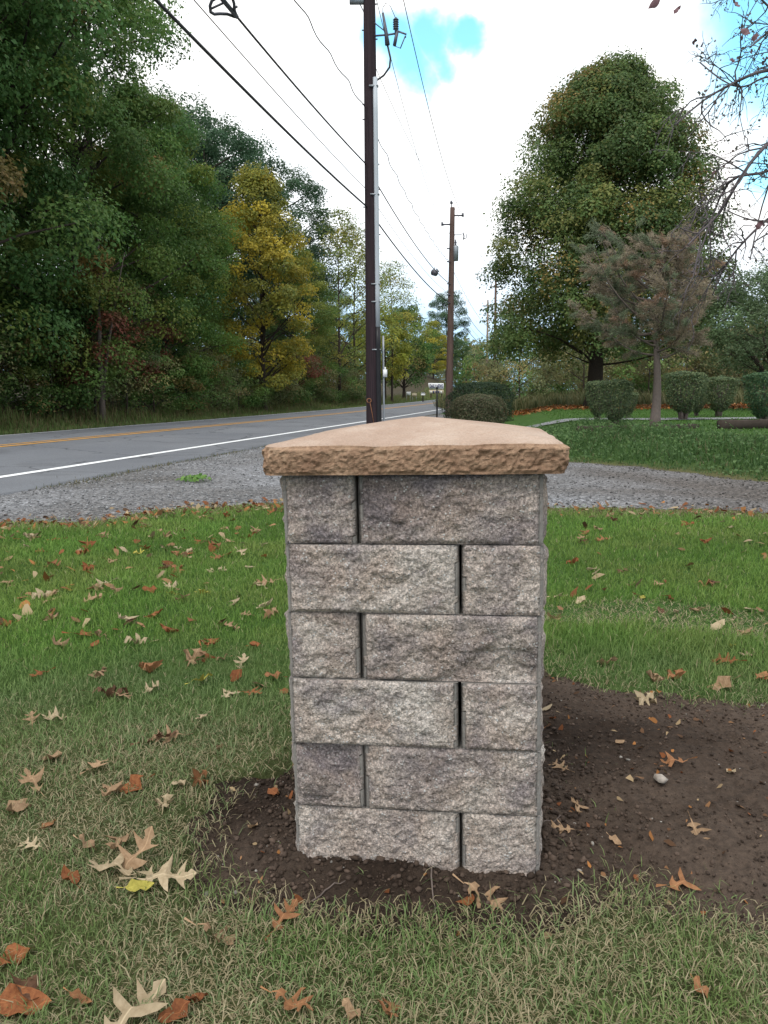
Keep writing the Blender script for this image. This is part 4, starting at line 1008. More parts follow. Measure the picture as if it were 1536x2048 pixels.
# the wood's edge across the road: every tree its own kind, crown tint and neighbours
WOOD = [  # s, p, mesh, scale, scale z, tint, label
    (15, 19.5, T_woodA, 1.0, 1.05, (1, 1, 1), 'tall dense green tree at the near end of the roadside wood'),
    (20, 18.8, T_woodB, 1.05, 1.15, (0.9, 0.95, 0.9), 'tall dark leafy tree overhanging the verge opposite the gravel pull-off'),
    (25, 20.0, T_woodA, 1.1, 1.20, (0.95, 1.0, 0.95), 'tallest green tree of the roadside wood, its crown cut by the sky'),
    (29, 18.6, T_woodB, 0.85, 0.95, (1.1, 1.05, 0.9), 'green tree with a pale double trunk showing at the verge'),
    (34, 20.6, T_woodA, 1.05, 1.12, (1.0, 1.05, 1.0), 'tall green tree whose ragged crown edges the open sky'),
    (37, 18.8, T_woodB, 0.80, 0.78, (1.15, 1.15, 0.9), 'mid-height bushy green tree in front of the yellow one'),
    (42, 22.5, T_woodB, 0.85, 0.80, (1.2, 1.15, 0.9), 'yellowish green tree beside the golden tree'),
    (52, 23.0, T_oak, 1.0, 1.0, (0.9, 1.0, 1.05), 'dark oak rising behind the golden yellow tree'),
    (55, 26.5, T_oak, 1.0, 1.1, (0.85, 0.95, 1.0), 'dark oak crown just above the golden tree'),
    (60, 25.0, T_oak, 1.1, 1.05, (0.85, 0.95, 1.0), 'dark blue-green oak behind the wood edge, near the utility pole'),
    (70, 24.0, T_oak, 1.1, 1.08, (0.9, 0.95, 1.0), 'tall dark oak farthest along behind the wood edge'),
    (60, 19.5, T_woodB, 0.72, 0.62, (1.25, 1.1, 0.85), 'olive roadside tree past the golden tree'),
    (26, 27.0, T_woodA, 1.1, 1.15, (0.75, 0.8, 0.8), 'shadowy tree deep in the wood behind the tall front row'),  # dark tint of the shadowy trees puts the wood's shade into their leaves
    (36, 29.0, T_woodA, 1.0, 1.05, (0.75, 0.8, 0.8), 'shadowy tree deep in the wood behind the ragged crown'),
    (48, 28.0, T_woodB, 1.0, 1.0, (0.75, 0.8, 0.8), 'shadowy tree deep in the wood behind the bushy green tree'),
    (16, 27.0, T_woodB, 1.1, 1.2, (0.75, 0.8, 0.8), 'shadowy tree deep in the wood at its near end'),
    (82, 26.0, T_woodA, 0.8, 0.72, (0.9, 0.95, 0.95), 'green wood tree behind the thin yellow-green trees'),
    (100, 27.0, T_woodB, 0.8, 0.7, (0.9, 0.95, 0.95), 'green wood tree far along the road behind the thin trees'),
]
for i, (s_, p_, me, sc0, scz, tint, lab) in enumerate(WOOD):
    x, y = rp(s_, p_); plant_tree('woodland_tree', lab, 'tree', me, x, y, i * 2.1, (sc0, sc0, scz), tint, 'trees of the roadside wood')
x, y = rp(46.5, 17.2); plant_tree('yellow_tree', 'golden yellow autumn tree standing out of the roadside wood', 'tree', T_yel, x, y, 2.6, (0.97, 0.97, 1.03), (1.12, 1.1, 1.0))
for s_, p_, k, lab in ((66, 17.6, 1.0, 'thin yellow-green tree with an open crown seen beside the near utility pole'), (74, 18.2, 1.02, 'sparse yellow-green tree beside the road past the golden tree'), (84, 16.6, 0.92, 'open pale-leaved tree leaning over the road behind the pole')):
    x, y = rp(s_, p_); plant_tree('sparse_tree', lab, 'tree', T_sparse, x, y, s_, (k, k, k), (1, 1, 1), 'thin yellow-green trees by the road')
for i, (s_, p_, lab) in enumerate(((28.5, 17.6, 'small red-leaved tree under the wood edge beside the pale trunk'), (33, 18.2, 'dull red understorey tree in the shade of the tall trees'), (54, 17.8, 'rusty small tree at the verge past the bushes'))):
    x, y = rp(s_, p_); plant_tree('red_tree', lab, 'tree', T_red, x, y, i * 1.9, (1, 1, 1.0 if i < 2 else 0.8), (1, 1, 1), 'small red trees under the wood edge')
gb = 'bushes along the foot of the wood'
for i in range(22):
    s_ = 12 + i * 3.1 + rng.uniform(-0.8, 0.8); p_ = 17.6 + rng.uniform(0, 1.3); x, y = rp(s_, p_); k = rng.uniform(0.6, 1.05)
    plant_tree('roadside_bush', 'leafy green bush along the foot of the roadside wood', 'bush', T_shrub if i % 3 else T_brush, x, y, i * 1.3, (k * 1.1, k * 1.1, k), tuple(np.array((1.0, 1.05, 0.95)) * rng.uniform(0.8, 1.35)), gb)
# pale double stem in front of the dark wood
x, y = rp(28.0, 17.0); o = thing('pale_sapling', 'pale slender forked trunk standing at the verge before the dark wood', 'tree', (x, y, H1(x, y)))
ts = np.linspace(0, 1, 8)
obj('trunk', MB().tube(np.stack([0.25 * ts ** 2, 0 * ts, ts * 7.5 - 0.05], 1), 0.13 * (1 - 0.8 * ts), 7).mesh('trunk', True), M_barkp, o)
obj('fork', MB().tube(np.stack([0.05 + 1.1 * ts ** 1.3, 0.1 * ts, 0.9 + ts * 5.5], 1), 0.075 * (1 - 0.8 * ts), 6).mesh('fork', True), M_barkp, o)
# dark trees and the golden one farther down the road
T_dark = grow(10.5, [2.5, 4.2, 4.6, 4.0, 2.8, 1.0], 1.8, 110, 190, 1.1, 0.24, DG, 109, 0.25, 0.08)
p = at(808, 790, 98); plant_tree('round_tree', 'dark round-crowned tree on the verge by the hill', 'tree', T_dark, p.x, 98, 0, (0.86, 0.86, 1.02), (0.85, 0.95, 0.9))
p = at(770, 790, 86); plant_tree('maple_tree', 'yellow-green maple beside the dark round tree', 'tree', grow(9.5, [1.5, 2.6, 3.2, 2.9, 1.5], 2.6, 50, 150, 1.0, 0.26, [(3, (0.20, 0.22, 0.04)), (2, (0.27, 0.25, 0.045)), (1, (0.13, 0.15, 0.035))], 110, 0.16, 0.06), p.x, 86, 0)
p = at(876, 790, 128); plant_tree('yellow_tree', 'bright yellow tree above the roadside sign', 'tree', T_yel, p.x, 140, 2, (0.85, 0.85, 0.72), (1.15, 1.2, 1.0))
p = at(845, 790, 150); plant_tree('brown_tree', 'brownish bushy tree behind the grassy hill', 'tree', T_brush, p.x, 165, 2, (2.2, 2.2, 1.5), (1.3, 0.9, 0.75))
for u, yy, k, kz, lab in ((892, 190, 1.05, 1.15, 'tall open-crowned tree beyond the far end of the road'), (925, 200, 0.9, 0.75, 'far green tree beside the distant poles'), (860, 185, 0.8, 0.85, 'far green tree behind the bright yellow one'), (955, 170, 0.9, 0.5, 'low green tree beyond the distant poles')):
    p = at(u, 790, yy); plant_tree('distant_tree', lab, 'tree', T_oak if u < 900 else T_woodB, p.x, yy, u, (k, k, k * kz), (1.1, 1.1, 1.2))

# the big maple on the far lawn
T_maple = grow(16.4, [5.3, 5.7, 5.75, 5.5, 5.15, 4.65, 4.0, 3.0, 0.9], 2.9, 640, 330, 0.95, 0.155, [(4, (0.05, 0.085, 0.028)), (3, (0.065, 0.10, 0.03)), (2, (0.11, 0.115, 0.032)), (0.8, (0.17, 0.11, 0.035))], 120, 0.44, 0.07, (0.6, 0), inner=0.03, limbs=0.10, wav=0.14, flat=0.85)
p = at(1188, 818, 41.5); plant_tree('maple_tree', 'big rounded green maple on the far lawn with a thick dark trunk', 'tree', T_maple, p.x, 41.5, 0.5, (1.0, 1.0, 1.0))
T_apple = grow(6.6, [2.0, 3.4, 3.6, 2.8, 1.2], 1.9, 85, 210, 0.8, 0.12, [(2, (0.07, 0.105, 0.05)), (2, (0.095, 0.13, 0.065)), (1, (0.055, 0.08, 0.04))], 121, 0.05, 0.05, twigs=4, limbs=0.2, inner=0.05)
w2 = MB()
for k in range(7):
    a = k * 0.9; ts = np.linspace(0, 1, 6); w2.tube(np.stack([np.cos(a) * (0.1 + 1.7 * ts ** 1.2), np.sin(a) * (0.1 + 1.7 * ts ** 1.2), 0.7 + 2.6 * ts ** 0.85], 1), 0.10 * (1 - 0.65 * ts), 6)
w2.tube([(0, 0, -0.1), (0.05, 0, 0.4), (0, 0, 0.95)], [0.26, 0.2, 0.17], 9)
for q in T_apple[0].polygons[:0]: pass
p = gnd(1425, 816, 0.3); o = plant_tree('apple_tree', 'small spreading tree with many crooked stems behind the clipped bushes', 'tree', T_apple, p.x, 33, 0.3, (0.92, 0.92, 0.88))
obj('stems', w2.mesh('stems', True), M_bark, o)
p = at(1545, 800, 36); plant_tree('apple_tree', 'leafy spreading tree at the edge of the far lawn beside the crooked one', 'tree', T_apple, p.x, 37, 1.8, (1.0, 1.0, 0.9), (0.9, 0.95, 0.9))

# brush and small trees closing off the lawn
gb = 'undergrowth inside the wood'
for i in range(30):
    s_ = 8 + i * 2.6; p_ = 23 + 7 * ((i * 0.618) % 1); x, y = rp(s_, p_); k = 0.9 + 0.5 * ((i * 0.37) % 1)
    plant_tree('undergrowth', 'shadowy undergrowth bush inside the roadside wood', 'bush', T_shrub if i % 2 else T_brush, x, y, i * 1.3, (k * 1.2, k * 1.2, k), (0.7, 0.75, 0.7), gb)  # darkened crown colour paints in the shade under the trees
gb = 'tangled brush behind the far lawn'
for i in range(26):
    u = 985 + i * 26 + rng.uniform(-10, 10); yy = rng.uniform(56, 82); p = at(u, 800, yy); k = rng.uniform(0.75, 1.25)
    plant_tree('brush', 'grey-green tangled brush closing off the far lawn', 'bush', T_brush if i % 4 else T_shrub, p.x, yy, i * 1.7, (k * 1.3, k * 1.3, k * rng.uniform(0.9, 1.6)), tuple(np.array((1.05, 1.05, 1.0)) * rng.uniform(0.85, 1.3)), gb)
V, Nn = [], []
n = 60000; a = rng.uniform(-1.2, 1.15, n); rd = rng.uniform(230, 330, n); px, py = np.sin(a) * rd, np.cos(a) * rd
hh = 13 + 10 * fbm(a * 30, a * 0, o=4, seed=131); pz = H(px, py) + hh * rng.uniform(0.02, 1, n) ** 0.7
k = (road_p(px, py) < 3) | (road_p(px, py) > 17); px, py, pz = px[k], py[k], pz[k]; n = len(px)
V, q, cc = leaf_cards(np.stack([px, py, pz], 1), rng.normal(0, 0.6, (n, 3)) + np.array([0, -0.4, 0.7]), rng.uniform(1.0, 2.2, n), lerp(np.array((0.06, 0.085, 0.05)), np.array((0.13, 0.125, 0.06)), rng.uniform(0, 1, (n, 1))), 9)
stuff('distant_wood', mesh_np('distant_wood', V, [q], cc), M_leaf, 'hazy far-off wood along the skyline behind everything', 'wood')
n = 26000; px = rng.uniform(4, 75, n); py = rng.uniform(50, 62, n); t = fbm(px * 0.4, py * 0.4, o=3, seed=133)
V, F, cc = blades(px, py, H(px, py), rng.uniform(0.4, 1.1, n) * (1 + t), rng.uniform(0.05, 0.12, n), np.abs(rng.normal(0.35, 0.25, n)), lerp(np.array((0.08, 0.10, 0.04)), np.array((0.20, 0.18, 0.09)), rng.uniform(0, 1, (n, 1))), 17)
stuff('field_weeds', mesh_np('field_weeds', V, F, cc), M_grass, 'pale tall weeds standing before the brush', 'weeds')


lx_ = np.linspace(3.2, 16, 60); wv_ = np.linspace(-0.7, 0.7, 7); X, Wd = np.meshgrid(lx_, wv_); Y = 22.4 + 0.09 * (X - 3) + Wd * (1 + 0.3 * fbm(X * 1.5, X * 0, o=3, seed=201))
struct('gravel_lane', mesh_np('gravel_lane', np.stack([X.ravel(), Y.ravel(), H(X.ravel(), Y.ravel()) + 0.025], 1), [grid_faces(60, 7)], np.tile(np.array((0.22, 0.225, 0.23)), (X.size, 1)), True), drive.data.materials[0])


# ------------------------------------------------------------------ clipped bushes
def clipped(prof, n, ls, pal, seed, stems=6, sq=1.0):
    """dense clipped bush; prof: (z, radius) from the ground up; leaves near its skin, stems showing below"""
    r = np.random.default_rng(seed); prof = np.array(prof, float); wood = MB()
    zt, zb = prof[-1, 0], prof[0, 0]
    z = r.uniform(zb, zt, n); rad = np.interp(z, prof[:, 0], prof[:, 1]); f = 1 - 0.45 * r.uniform(0, 1, n) ** 2.2
    a = r.uniform(0, 6.283, n); top = r.uniform(0, 1, n) < 0.3
    f[top] = np.sqrt(r.uniform(0, 1, top.sum())); rt = f[top] * prof[:, 1].max(); im = int(prof[:, 1].argmax()); z[top] = np.interp(-rt, -prof[im:, 1], prof[im:, 0]) - 0.03 * r.uniform(0, 1, top.sum()) * zt
    bumpy = 1 + r.normal(0, 0.05, n) + 0.42 * fbm(np.cos(a) * 2.2 + seed, np.sin(a) * 2.2, z * 2.6, o=3, seed=seed)
    rad = np.where(top, prof[:, 1].max(), rad); x, y = np.cos(a) * rad * f * bumpy, np.sin(a) * rad * f * bumpy * sq; z = z + 0.09 * fbm(x * 4, y * 4, o=2, seed=seed + 1) * zt
    Nn = np.stack([np.cos(a), np.sin(a), 0.5 + 1.2 * top], 1) + r.normal(0, 0.6, (n, 3))
    col = pick(pal, n, r) * r.uniform(0.65, 1.3, (n, 1))
    V, q, cc = leaf_cards(np.stack([x, y, z], 1), Nn, ls * r.uniform(0.6, 1.3, n), col, seed)
    for k in range(stems):
        b = r.uniform(0, 6.283); e = np.interp(zt * 0.7, prof[:, 0], prof[:, 1]) * r.uniform(0.3, 0.85); ts = np.linspace(0, 1, 5)
        wood.tube(np.stack([np.cos(b) * (0.05 + e * ts ** 1.2), np.sin(b) * (0.05 + e * ts ** 1.2), -0.04 + ts * zt * 0.85], 1), 0.04 * (1 - 0.75 * ts) * max(0.6, zt), 5)
    return wood.mesh('stems', True), mesh_np('foliage', V, [q], cc)


VASE = [(0.18, 0.13), (0.32, 0.26), (0.5, 0.38), (0.75, 0.46), (1.0, 0.50), (1.12, 0.49), (1.18, 0.40), (1.2, 0.1)]
PB = [(3, (0.05, 0.075, 0.036)), (2, (0.07, 0.095, 0.044)), (1.5, (0.10, 0.12, 0.055))]
B_v = [clipped(VASE, 5200, 0.055, PB, 140 + k, 8) for k in range(2)]


def bush(name, label, meshes, x, y, z, sc, col=(1, 1, 1), rz=0.0, group=None):
    o = thing(name, label, 'bush', (x, y, z), rz, group); o.scale = sc
    obj('stems', meshes[0], M_barkp, o); c = obj('foliage', meshes[1], M_leaf, o); c.color = (*col, 1); return o


for i, (u, vb, wpx, hpx, yy, lab) in enumerate([(1195, 843, 56, 76, 21.5, 'small clipped vase-shaped bush partly behind its larger twin'), (1230, 856, 68, 90, 17.6, 'clipped vase-shaped bush beside the bare-trunked pine'), (1366, 841, 84, 90, 22.5, 'wide clipped bush with dense round sides behind the pine'),
        (1437, 836, 68, 76, 25, 'clipped bush below the crooked-stemmed tree'), (1528, 852, 92, 98, 18.6, 'large clipped bush behind the long landscape timber'), (1255, 838, 40, 50, 24, 'low dark bush peeping out behind the twin clipped bushes'), (1392, 836, 40, 52, 26, 'small dark bush between the two clipped bushes')]):
    p = at(u, vb, yy); z = H1(p.x, yy); sw, sh = wpx / FPX * yy / 1.04, hpx / FPX * yy / 1.18
    bush('clipped_bush', lab, B_v[i % 2], p.x, yy, z - 0.02, (sw, sw, sh * 1.03), (1, 1, 1) if i not in (4,) else (0.7, 0.95, 0.95), i * 1.1, 'clipped bushes round the far lawn')
MOUND = [(0.02, 0.82), (0.3, 0.9), (0.6, 0.88), (0.8, 0.80), (0.95, 0.66), (1.04, 0.4), (1.06, 0.2)]
B_m = clipped(MOUND, 15000, 0.055, [(3, (0.06, 0.062, 0.034)), (2, (0.085, 0.075, 0.045)), (1, (0.05, 0.07, 0.03))], 150, 5)
p = at(956, 850, 26); bush('mounded_bush', 'rounded brownish-green clipped bush in front of the dark hedge', B_m, p.x, 26, H1(p.x, 26) - 0.05, (0.97, 0.9, 1.03))
B_h = clipped([(0.02, 1.5), (0.4, 1.7), (1.0, 1.65), (1.5, 1.3), (1.62, 0.9)], 13000, 0.075, [(3, (0.018, 0.032, 0.016)), (1, (0.028, 0.045, 0.02))], 151, 5)
p = at(957, 840, 30.5); bush('dark_hedge', 'dark green hedge behind the rounded clipped bush', B_h, p.x + 0.05, 30.5, H1(p.x, 30.5) - 0.05, (0.78, 0.6, 0.93))

# ------------------------------------------------------------------ browning pine on the bank
r = np.random.default_rng(160); wood = MB(); PN, NN, SS_, CC = [], [], [], []
base = at(1306, 860, 17.0); bz = H1(base.x, 17.0); top_h = 3.85
ts = np.linspace(0, 1, 14)
tr = np.stack([0.02 + 0.05 * np.sin(ts * 7) - 0.03 * ts, 0.04 * np.sin(ts * 5), ts * top_h - 0.05], 1)
wood.tube(tr, 0.115 * (1 - 0.9 * ts ** 0.8) * (1 + 0.4 * np.exp(-ts * 25)) + 0.008 * np.sin(ts * 40), 10)
for k in range(46):
    t = 0.40 + 0.58 * (k / 45) ** 0.9; a = k * 2.399 + r.normal(0, 0.25); st = np.array([np.interp(t, ts, tr[:, q]) for q in range(3)])
    Lb = np.interp(t, [0.40, 0.5, 0.7, 0.85, 1.0], [1.4, 1.7, 1.5, 0.95, 0.3]) * r.uniform(0.6, 1.1) * (0.98 - 0.36 * math.cos(a)); rise_ = r.uniform(0.25, 0.95)
    u = np.linspace(0, 1, 8); bp = st + np.stack([np.cos(a) * Lb * u, np.sin(a) * Lb * u, Lb * (rise_ * u - 0.12 * np.sin(u * 3.1) + 0.12 * u ** 2)], 1) + 0.09 * Lb * np.stack([fbm(u * 3, u * 0 + k, seed=161 + q) * u for q in range(3)], 1)
    wood.tube(bp, 0.024 * (1 - 0.85 * u) * (0.5 + Lb / 2), 5, False)
    for j in range(int(9 * Lb) + 3):
        f = r.uniform(0.3, 1); b0 = np.array([np.interp(f, u, bp[:, q]) for q in range(3)]); aa = a + r.normal(0, 0.9); l2 = r.uniform(0.2, 0.55) * (1.15 - 0.5 * f)
        d = np.array([math.cos(aa), math.sin(aa), r.uniform(-0.5, 0.9)]) * l2; wood.tube(np.stack([b0, b0 + d * 0.5 + r.normal(0, 0.02, 3), b0 + d]), [0.007, 0.005, 0.003], 4, False)
        m_ = int(120 * l2 / 0.35); ff = r.uniform(0.25, 1.05, m_)[:, None]; pp = b0 + d * ff + r.normal(0, 0.03, (m_, 3))
        green = r.uniform() < (0.45 if math.cos(a) < -0.2 else 0.12)
        base_c = np.array((0.095, 0.115, 0.07)) if green else np.array((0.17, 0.14, 0.10)) if r.uniform() < 0.8 else np.array((0.19, 0.125, 0.085))
        nd = d / np.linalg.norm(d) + r.normal(0, 0.55, (m_, 3)); PN.append(pp); NN.append(nd); SS_.append(r.uniform(0.06, 0.12, m_)); CC.append(base_c * r.uniform(0.6, 1.35, (m_, 1)))
PN, NN, SS_, CC = np.vstack(PN), np.vstack(NN), np.concatenate(SS_), np.vstack(CC)
NN /= np.linalg.norm(NN, axis=1)[:, None]; sd_ = np.cross(NN, r.normal(0, 1, NN.shape)); sd_ /= np.linalg.norm(sd_, axis=1)[:, None]
V = np.stack([PN - sd_ * 0.006, PN + sd_ * 0.006, PN + NN * SS_[:, None]], 1).reshape(-1, 3)
o = thing('pine_tree', 'browning thin-needled small pine with a bare grey trunk on the weedy bank', 'tree', (base.x, 17.0, bz))
obj('trunk', wood.mesh('trunk', True), M_barkp, o); c = obj('crown', mesh_np('crown', V, [np.arange(len(V)).reshape(-1, 3)], np.repeat(CC, 3, 0)), M_leaf, o)

# landscape timbers
M_tim = simple('weathered_timber', (0.055, 0.043, 0.035), 0.9, 0.45, 16, 0.15, bump=0.7)
for (u0, v0, u1, v1, yy, yy2, hh, lab) in [(1156, 868, 1392, 860, 16.3, 17.2, 0.17, 'low dark landscape timber along the top of the bank under the pine'), (1437, 862, 1640, 856, 16.8, 17.2, 0.17, 'thick dark landscape timber beside the large clipped bush'), (985, 852, 1044, 856, 22.5, 21.5, 0.13, 'dark timber lying beside the rounded clipped bush'), (1000, 864, 1030, 862, 20.4, 20.6, 0.12, 'short broken timber end by the rounded bush')]:
    a, b = at(u0, v0, yy), at(u1, v1, yy2); a.z = H1(a.x, yy) + 0.02; b.z = H1(b.x, yy2) + 0.02; L = (b - a).length; ang = math.atan2(b.y - a.y, b.x - a.x)
    o = thing('landscape_timber', lab, 'timber', a, ang, 'landscape timbers of the far lawn'); nb = 2 if L > 1.2 else 1
    for k in range(nb):
        x0, x1 = L * k / nb + (0.012 if k else 0), L * (k + 1) / nb; nx = 8
        ux = np.linspace(x0, x1, nx); prof_ = np.array([(-0.07, -0.05), (-0.075, hh - 0.02), (-0.055, hh), (0.055, hh), (0.075, hh - 0.02), (0.07, -0.05)])
        Vq = np.array([[(xx, py_ + 0.01 * r.normal(), pz_ + 0.008 * r.normal()) for py_, pz_ in prof_] for xx in ux]).reshape(-1, 3); i_ = np.arange(nx - 1)[:, None] * 6; j_ = np.arange(6)[None]
        fq = np.stack([i_ + j_, i_ + 6 + j_, i_ + 6 + (j_ + 1) % 6, i_ + (j_ + 1) % 6], -1).reshape(-1, 4)
        bb = MB().add(Vq, [fq, [(0, 1, 2, 3), (0, 3, 4, 5), (nx * 6 - 6, nx * 6 - 3, nx * 6 - 4, nx * 6 - 5), (nx * 6 - 6, nx * 6 - 1, nx * 6 - 2, nx * 6 - 3)]]); obj('timber', bb.mesh('timber'), M_tim, o)


# ------------------------------------------------------------------ utility poles and wires
def pole_mat(name, c0, c1):
    m = Mat(name); v = m.coord('Object'); g = m.noise(m.mapped(v, (14, 14, 0.5)), 3.0, 6, 0.65)
    m.base(m.ramp(g, [(0.3, c0), (0.7, c1)])).set(0.85, 0.25).bump(g, 0.6, 0.01); return m.m


M_pole = pole_mat('creosoted_wood', (0.014, 0.009, 0.012), (0.042, 0.026, 0.030))
M_pole2 = pole_mat('weathered_pole', (0.06, 0.038, 0.032), (0.15, 0.095, 0.08))
Y1, Y2, Y3 = 17.3, 37.0, 80.0


def pole_geo(ub, ut, vt, yy, r0, r1, zt=None):
    b = at(ub, 800, yy); t = at(ut, vt, yy); zb = H1(b.x, yy)
    return Vector((b.x, yy, zb)), Vector((t.x, yy, t.z if zt is None else zt))


def shaft(b, t, r0, r1, n=14, seg=16):
    ts = np.linspace(0, 1, n)[:, None]; L = np.array(t) - np.array(b)
    return MB().tube(ts * L + np.array((0, 0, -0.3)) * (1 - ts), np.linspace(r0, r1, n), seg)


# near pole
b1 = Vector((at(748, 800, Y1).x, Y1, H1(at(748, 800, Y1).x, Y1)))
t1d = at(739, 0, Y1) - at(748, 800, Y1); t1 = b1 + t1d * (10.6 / t1d.z)
p1 = thing('utility_pole', 'dark wooden utility pole with a white cable riser behind the pillar', 'utility pole', b1, 0, 'utility poles along the road')
obj('shaft', shaft(b1, t1, 0.172, 0.112).mesh('shaft', True), M_pole, p1)
ax = lambda z: np.array((t1d.x * (z / t1d.z), 0.0, z))                  # pole axis at height z above its foot
prad = lambda z: 0.172 - 0.06 * z / 10.6


def pz1(v): return at(745, v, Y1).z - b1.z                              # height above the foot of a photo row on the near pole


def along(z0, z1, dx, dy, r, n=8, seg=10):
    zs = np.linspace(z0, z1, n); return MB().tube(np.array([ax(z) + np.array((prad(z) * 0.9 + dx if dx else 0, dy, 0)) for z in zs]), r, seg)


zc0, zc1 = pz1(655), pz1(160)
riser = obj('riser', along(zc0, zc1, 0.0, 0, 0.05).mesh('riser', True), M_cond, p1)
riser.location = (0.105, -0.125, 0); riser['label'] = 'white plastic cable riser up the pole'
for v_ in (177, 392, 570, 605, 700):
    z = pz1(v_); c = ax(z) + np.array((0.105, -0.125, 0)); obj('strap', MB().box(c + np.array((-0.13, -0.045, -0.012)), c + np.array((0.065, 0.058, 0.012))).mesh('strap'), M_metal, p1)
g = along(-0.1, zc0, 0.0, 0, 0.058).mesh('lower_guard', True); gobj = obj('lower_guard', g, M_black, p1); gobj.location = (0.105, -0.125, 0)
cpipe = along(-0.1, pz1(672), 0.0, 0, 0.024).mesh('conduit', True); obj('conduit', cpipe, M_metal, p1).location = (0.215, -0.05, 0)
bx = MB().box((-0.045, -0.05, -0.08), (0.045, 0.03, 0.08)).tube([(0, 0, 0.07), (0, 0, 0.13)], 0.02, 8)
obj('meter_box', bx.mesh('meter_box'), M_white, p1, Vector(ax(pz1(747))) + Vector((0.25, -0.09, 0)))
z = pz1(801); ring = MB(); an = np.linspace(0, 2 * np.pi, 15)
ring.tube(np.stack([0.045 * np.cos(an), 0 * an, 0.045 * np.sin(an)], 1), 0.012, 6).tube([(0.02, 0, -0.04), (0.06, 0.02, -0.25), (0.11, 0.03, -0.55)], 0.008, 5)
obj('ground_wire_loop', ring.mesh('ground_wire_loop', True), simple('rusty_metal', (0.22, 0.10, 0.05), 0.8, 0.4, 40), p1, Vector(ax(z)) + Vector((-0.10, -0.20, 0)))
for k, v_ in enumerate((10, 62, 80, 210, 330, 415, 380, 240, 470, 540)):        # bolts and wire clamps down both sides
    z = pz1(v_); c = ax(z); s_ = -1 if k % 2 else 1; rr = prad(z)
    obj('bolt', MB().tube([c + np.array((s_ * rr * 0.8, -0.03, 0)), c + np.array((s_ * (rr + 0.035), -0.03, 0.004))], 0.013, 6).mesh('bolt'), M_dkmetal, p1)
# cutout and arrester on its bracket
zb_ = pz1(74); c = ax(zb_); br = MB()
br.tube([c + np.array((prad(zb_) * 0.8, -0.05, 0)), c + np.array((0.38, -0.1, 0.0)), c + np.array((0.58, -0.12, 0.02))], 0.018, 6).tube([ax(pz1(48)) + np.array((0.1, -0.05, 0)), c + np.array((0.37, -0.1, 0.02))], 0.012, 5)
obj('bracket', br.mesh('bracket', True), M_dkmetal, p1)
cut = MB(); q = np.array((0.40, -0.12, 0.0)); 
cut.tube([c + np.array((0.36, -0.12, -0.20)), c + np.array((0.33, -0.12, 0.05)), c + np.array((0.27, -0.12, 0.40))], [0.05, 0.035, 0.022], 8)
for k in range(5): cut.lathe([(0.02, 0.0), (0.062, 0.01), (0.035, 0.035), (0.02, 0.04)], 10, c + np.array((0.53, -0.14, 0.08 + 0.042 * k)))
cut.tube([c + np.array((0.53, -0.14, -0.02)), c + np.array((0.53, -0.14, 0.30))], 0.026, 8).tube([c + np.array((0.56, -0.14, 0.06)), c + np.array((0.50, -0.14, -0.22))], 0.034, 8)
cut.tube([c + np.array((0.56, -0.14, 0.05)), c + np.array((0.74, -0.16, -0.02)), c + np.array((0.72, -0.16, -0.08))], 0.018, 6).tube([c + np.array((0.72, -0.16, -0.05)), c + np.array((0.62, -0.16, -0.28)), c + np.array((0.48, -0.14, -0.22))], 0.013, 6)
obj('fuse_cutout', cut.mesh('fuse_cutout', True), M_dkmetal, p1)
lead = MB(); ts = np.linspace(0, 1, 14)
lead.tube([c + np.array(v3) for v3 in [(0.27, -0.12, 0.4), (0.27, -0.12, 0.5), (0.33, -0.12, 0.58), (0.42, -0.13, 0.52), (0.52, -0.14, 0.3)]], 0.007, 5)
obj('jumper_wire', lead.mesh('jumper_wire', True), M_wire, p1); lead = MB()
lead.tube([c + np.array(v3) for v3 in [(0.36, -0.12, -0.2), (0.42, -0.12, -0.45), (0.40, -0.12, -0.62), (0.28, -0.13, -0.78), (0.14, -0.125, -0.87), (0.105, -0.125, -0.95)]], 0.02, 7)
obj('jumper_cable', lead.mesh('jumper_cable', True), M_wire, p1)
za = pz1(4); c = ax(za); arm = MB().box(c + np.array((-0.40, -0.05, -0.03)), c + np.array((0.0, 0.05, 0.06)))
for k in range(4): arm.lathe([(0.02, 0), (0.05, 0.01), (0.045, 0.05), (0.02, 0.06)], 8, c + np.array((-0.37 + 0.09 * k, -0.06, 0.03)))
arm.tube([c + np.array((-0.2, 0, -0.02)), c + np.array((-0.08, 0, -0.25))], 0.012, 5)
obj('insulator_arm', arm.mesh('insulator_arm', True), M_metal, p1)

# second pole with its transformer
b2 = Vector((at(898, 800, Y2).x, Y2, H1(at(898, 800, Y2).x, Y2))); t2 = at(905, 415, Y2)
p2 = thing('utility_pole', 'reddish brown utility pole carrying a grey transformer behind the dark hedge', 'utility pole', b2, 0, 'utility poles along the road')
obj('shaft', shaft(b2, t2, 0.18, 0.105, seg=12).mesh('shaft', True), M_pole2, p2)


def on2(u, v_): return at(u, v_, Y2) - b2


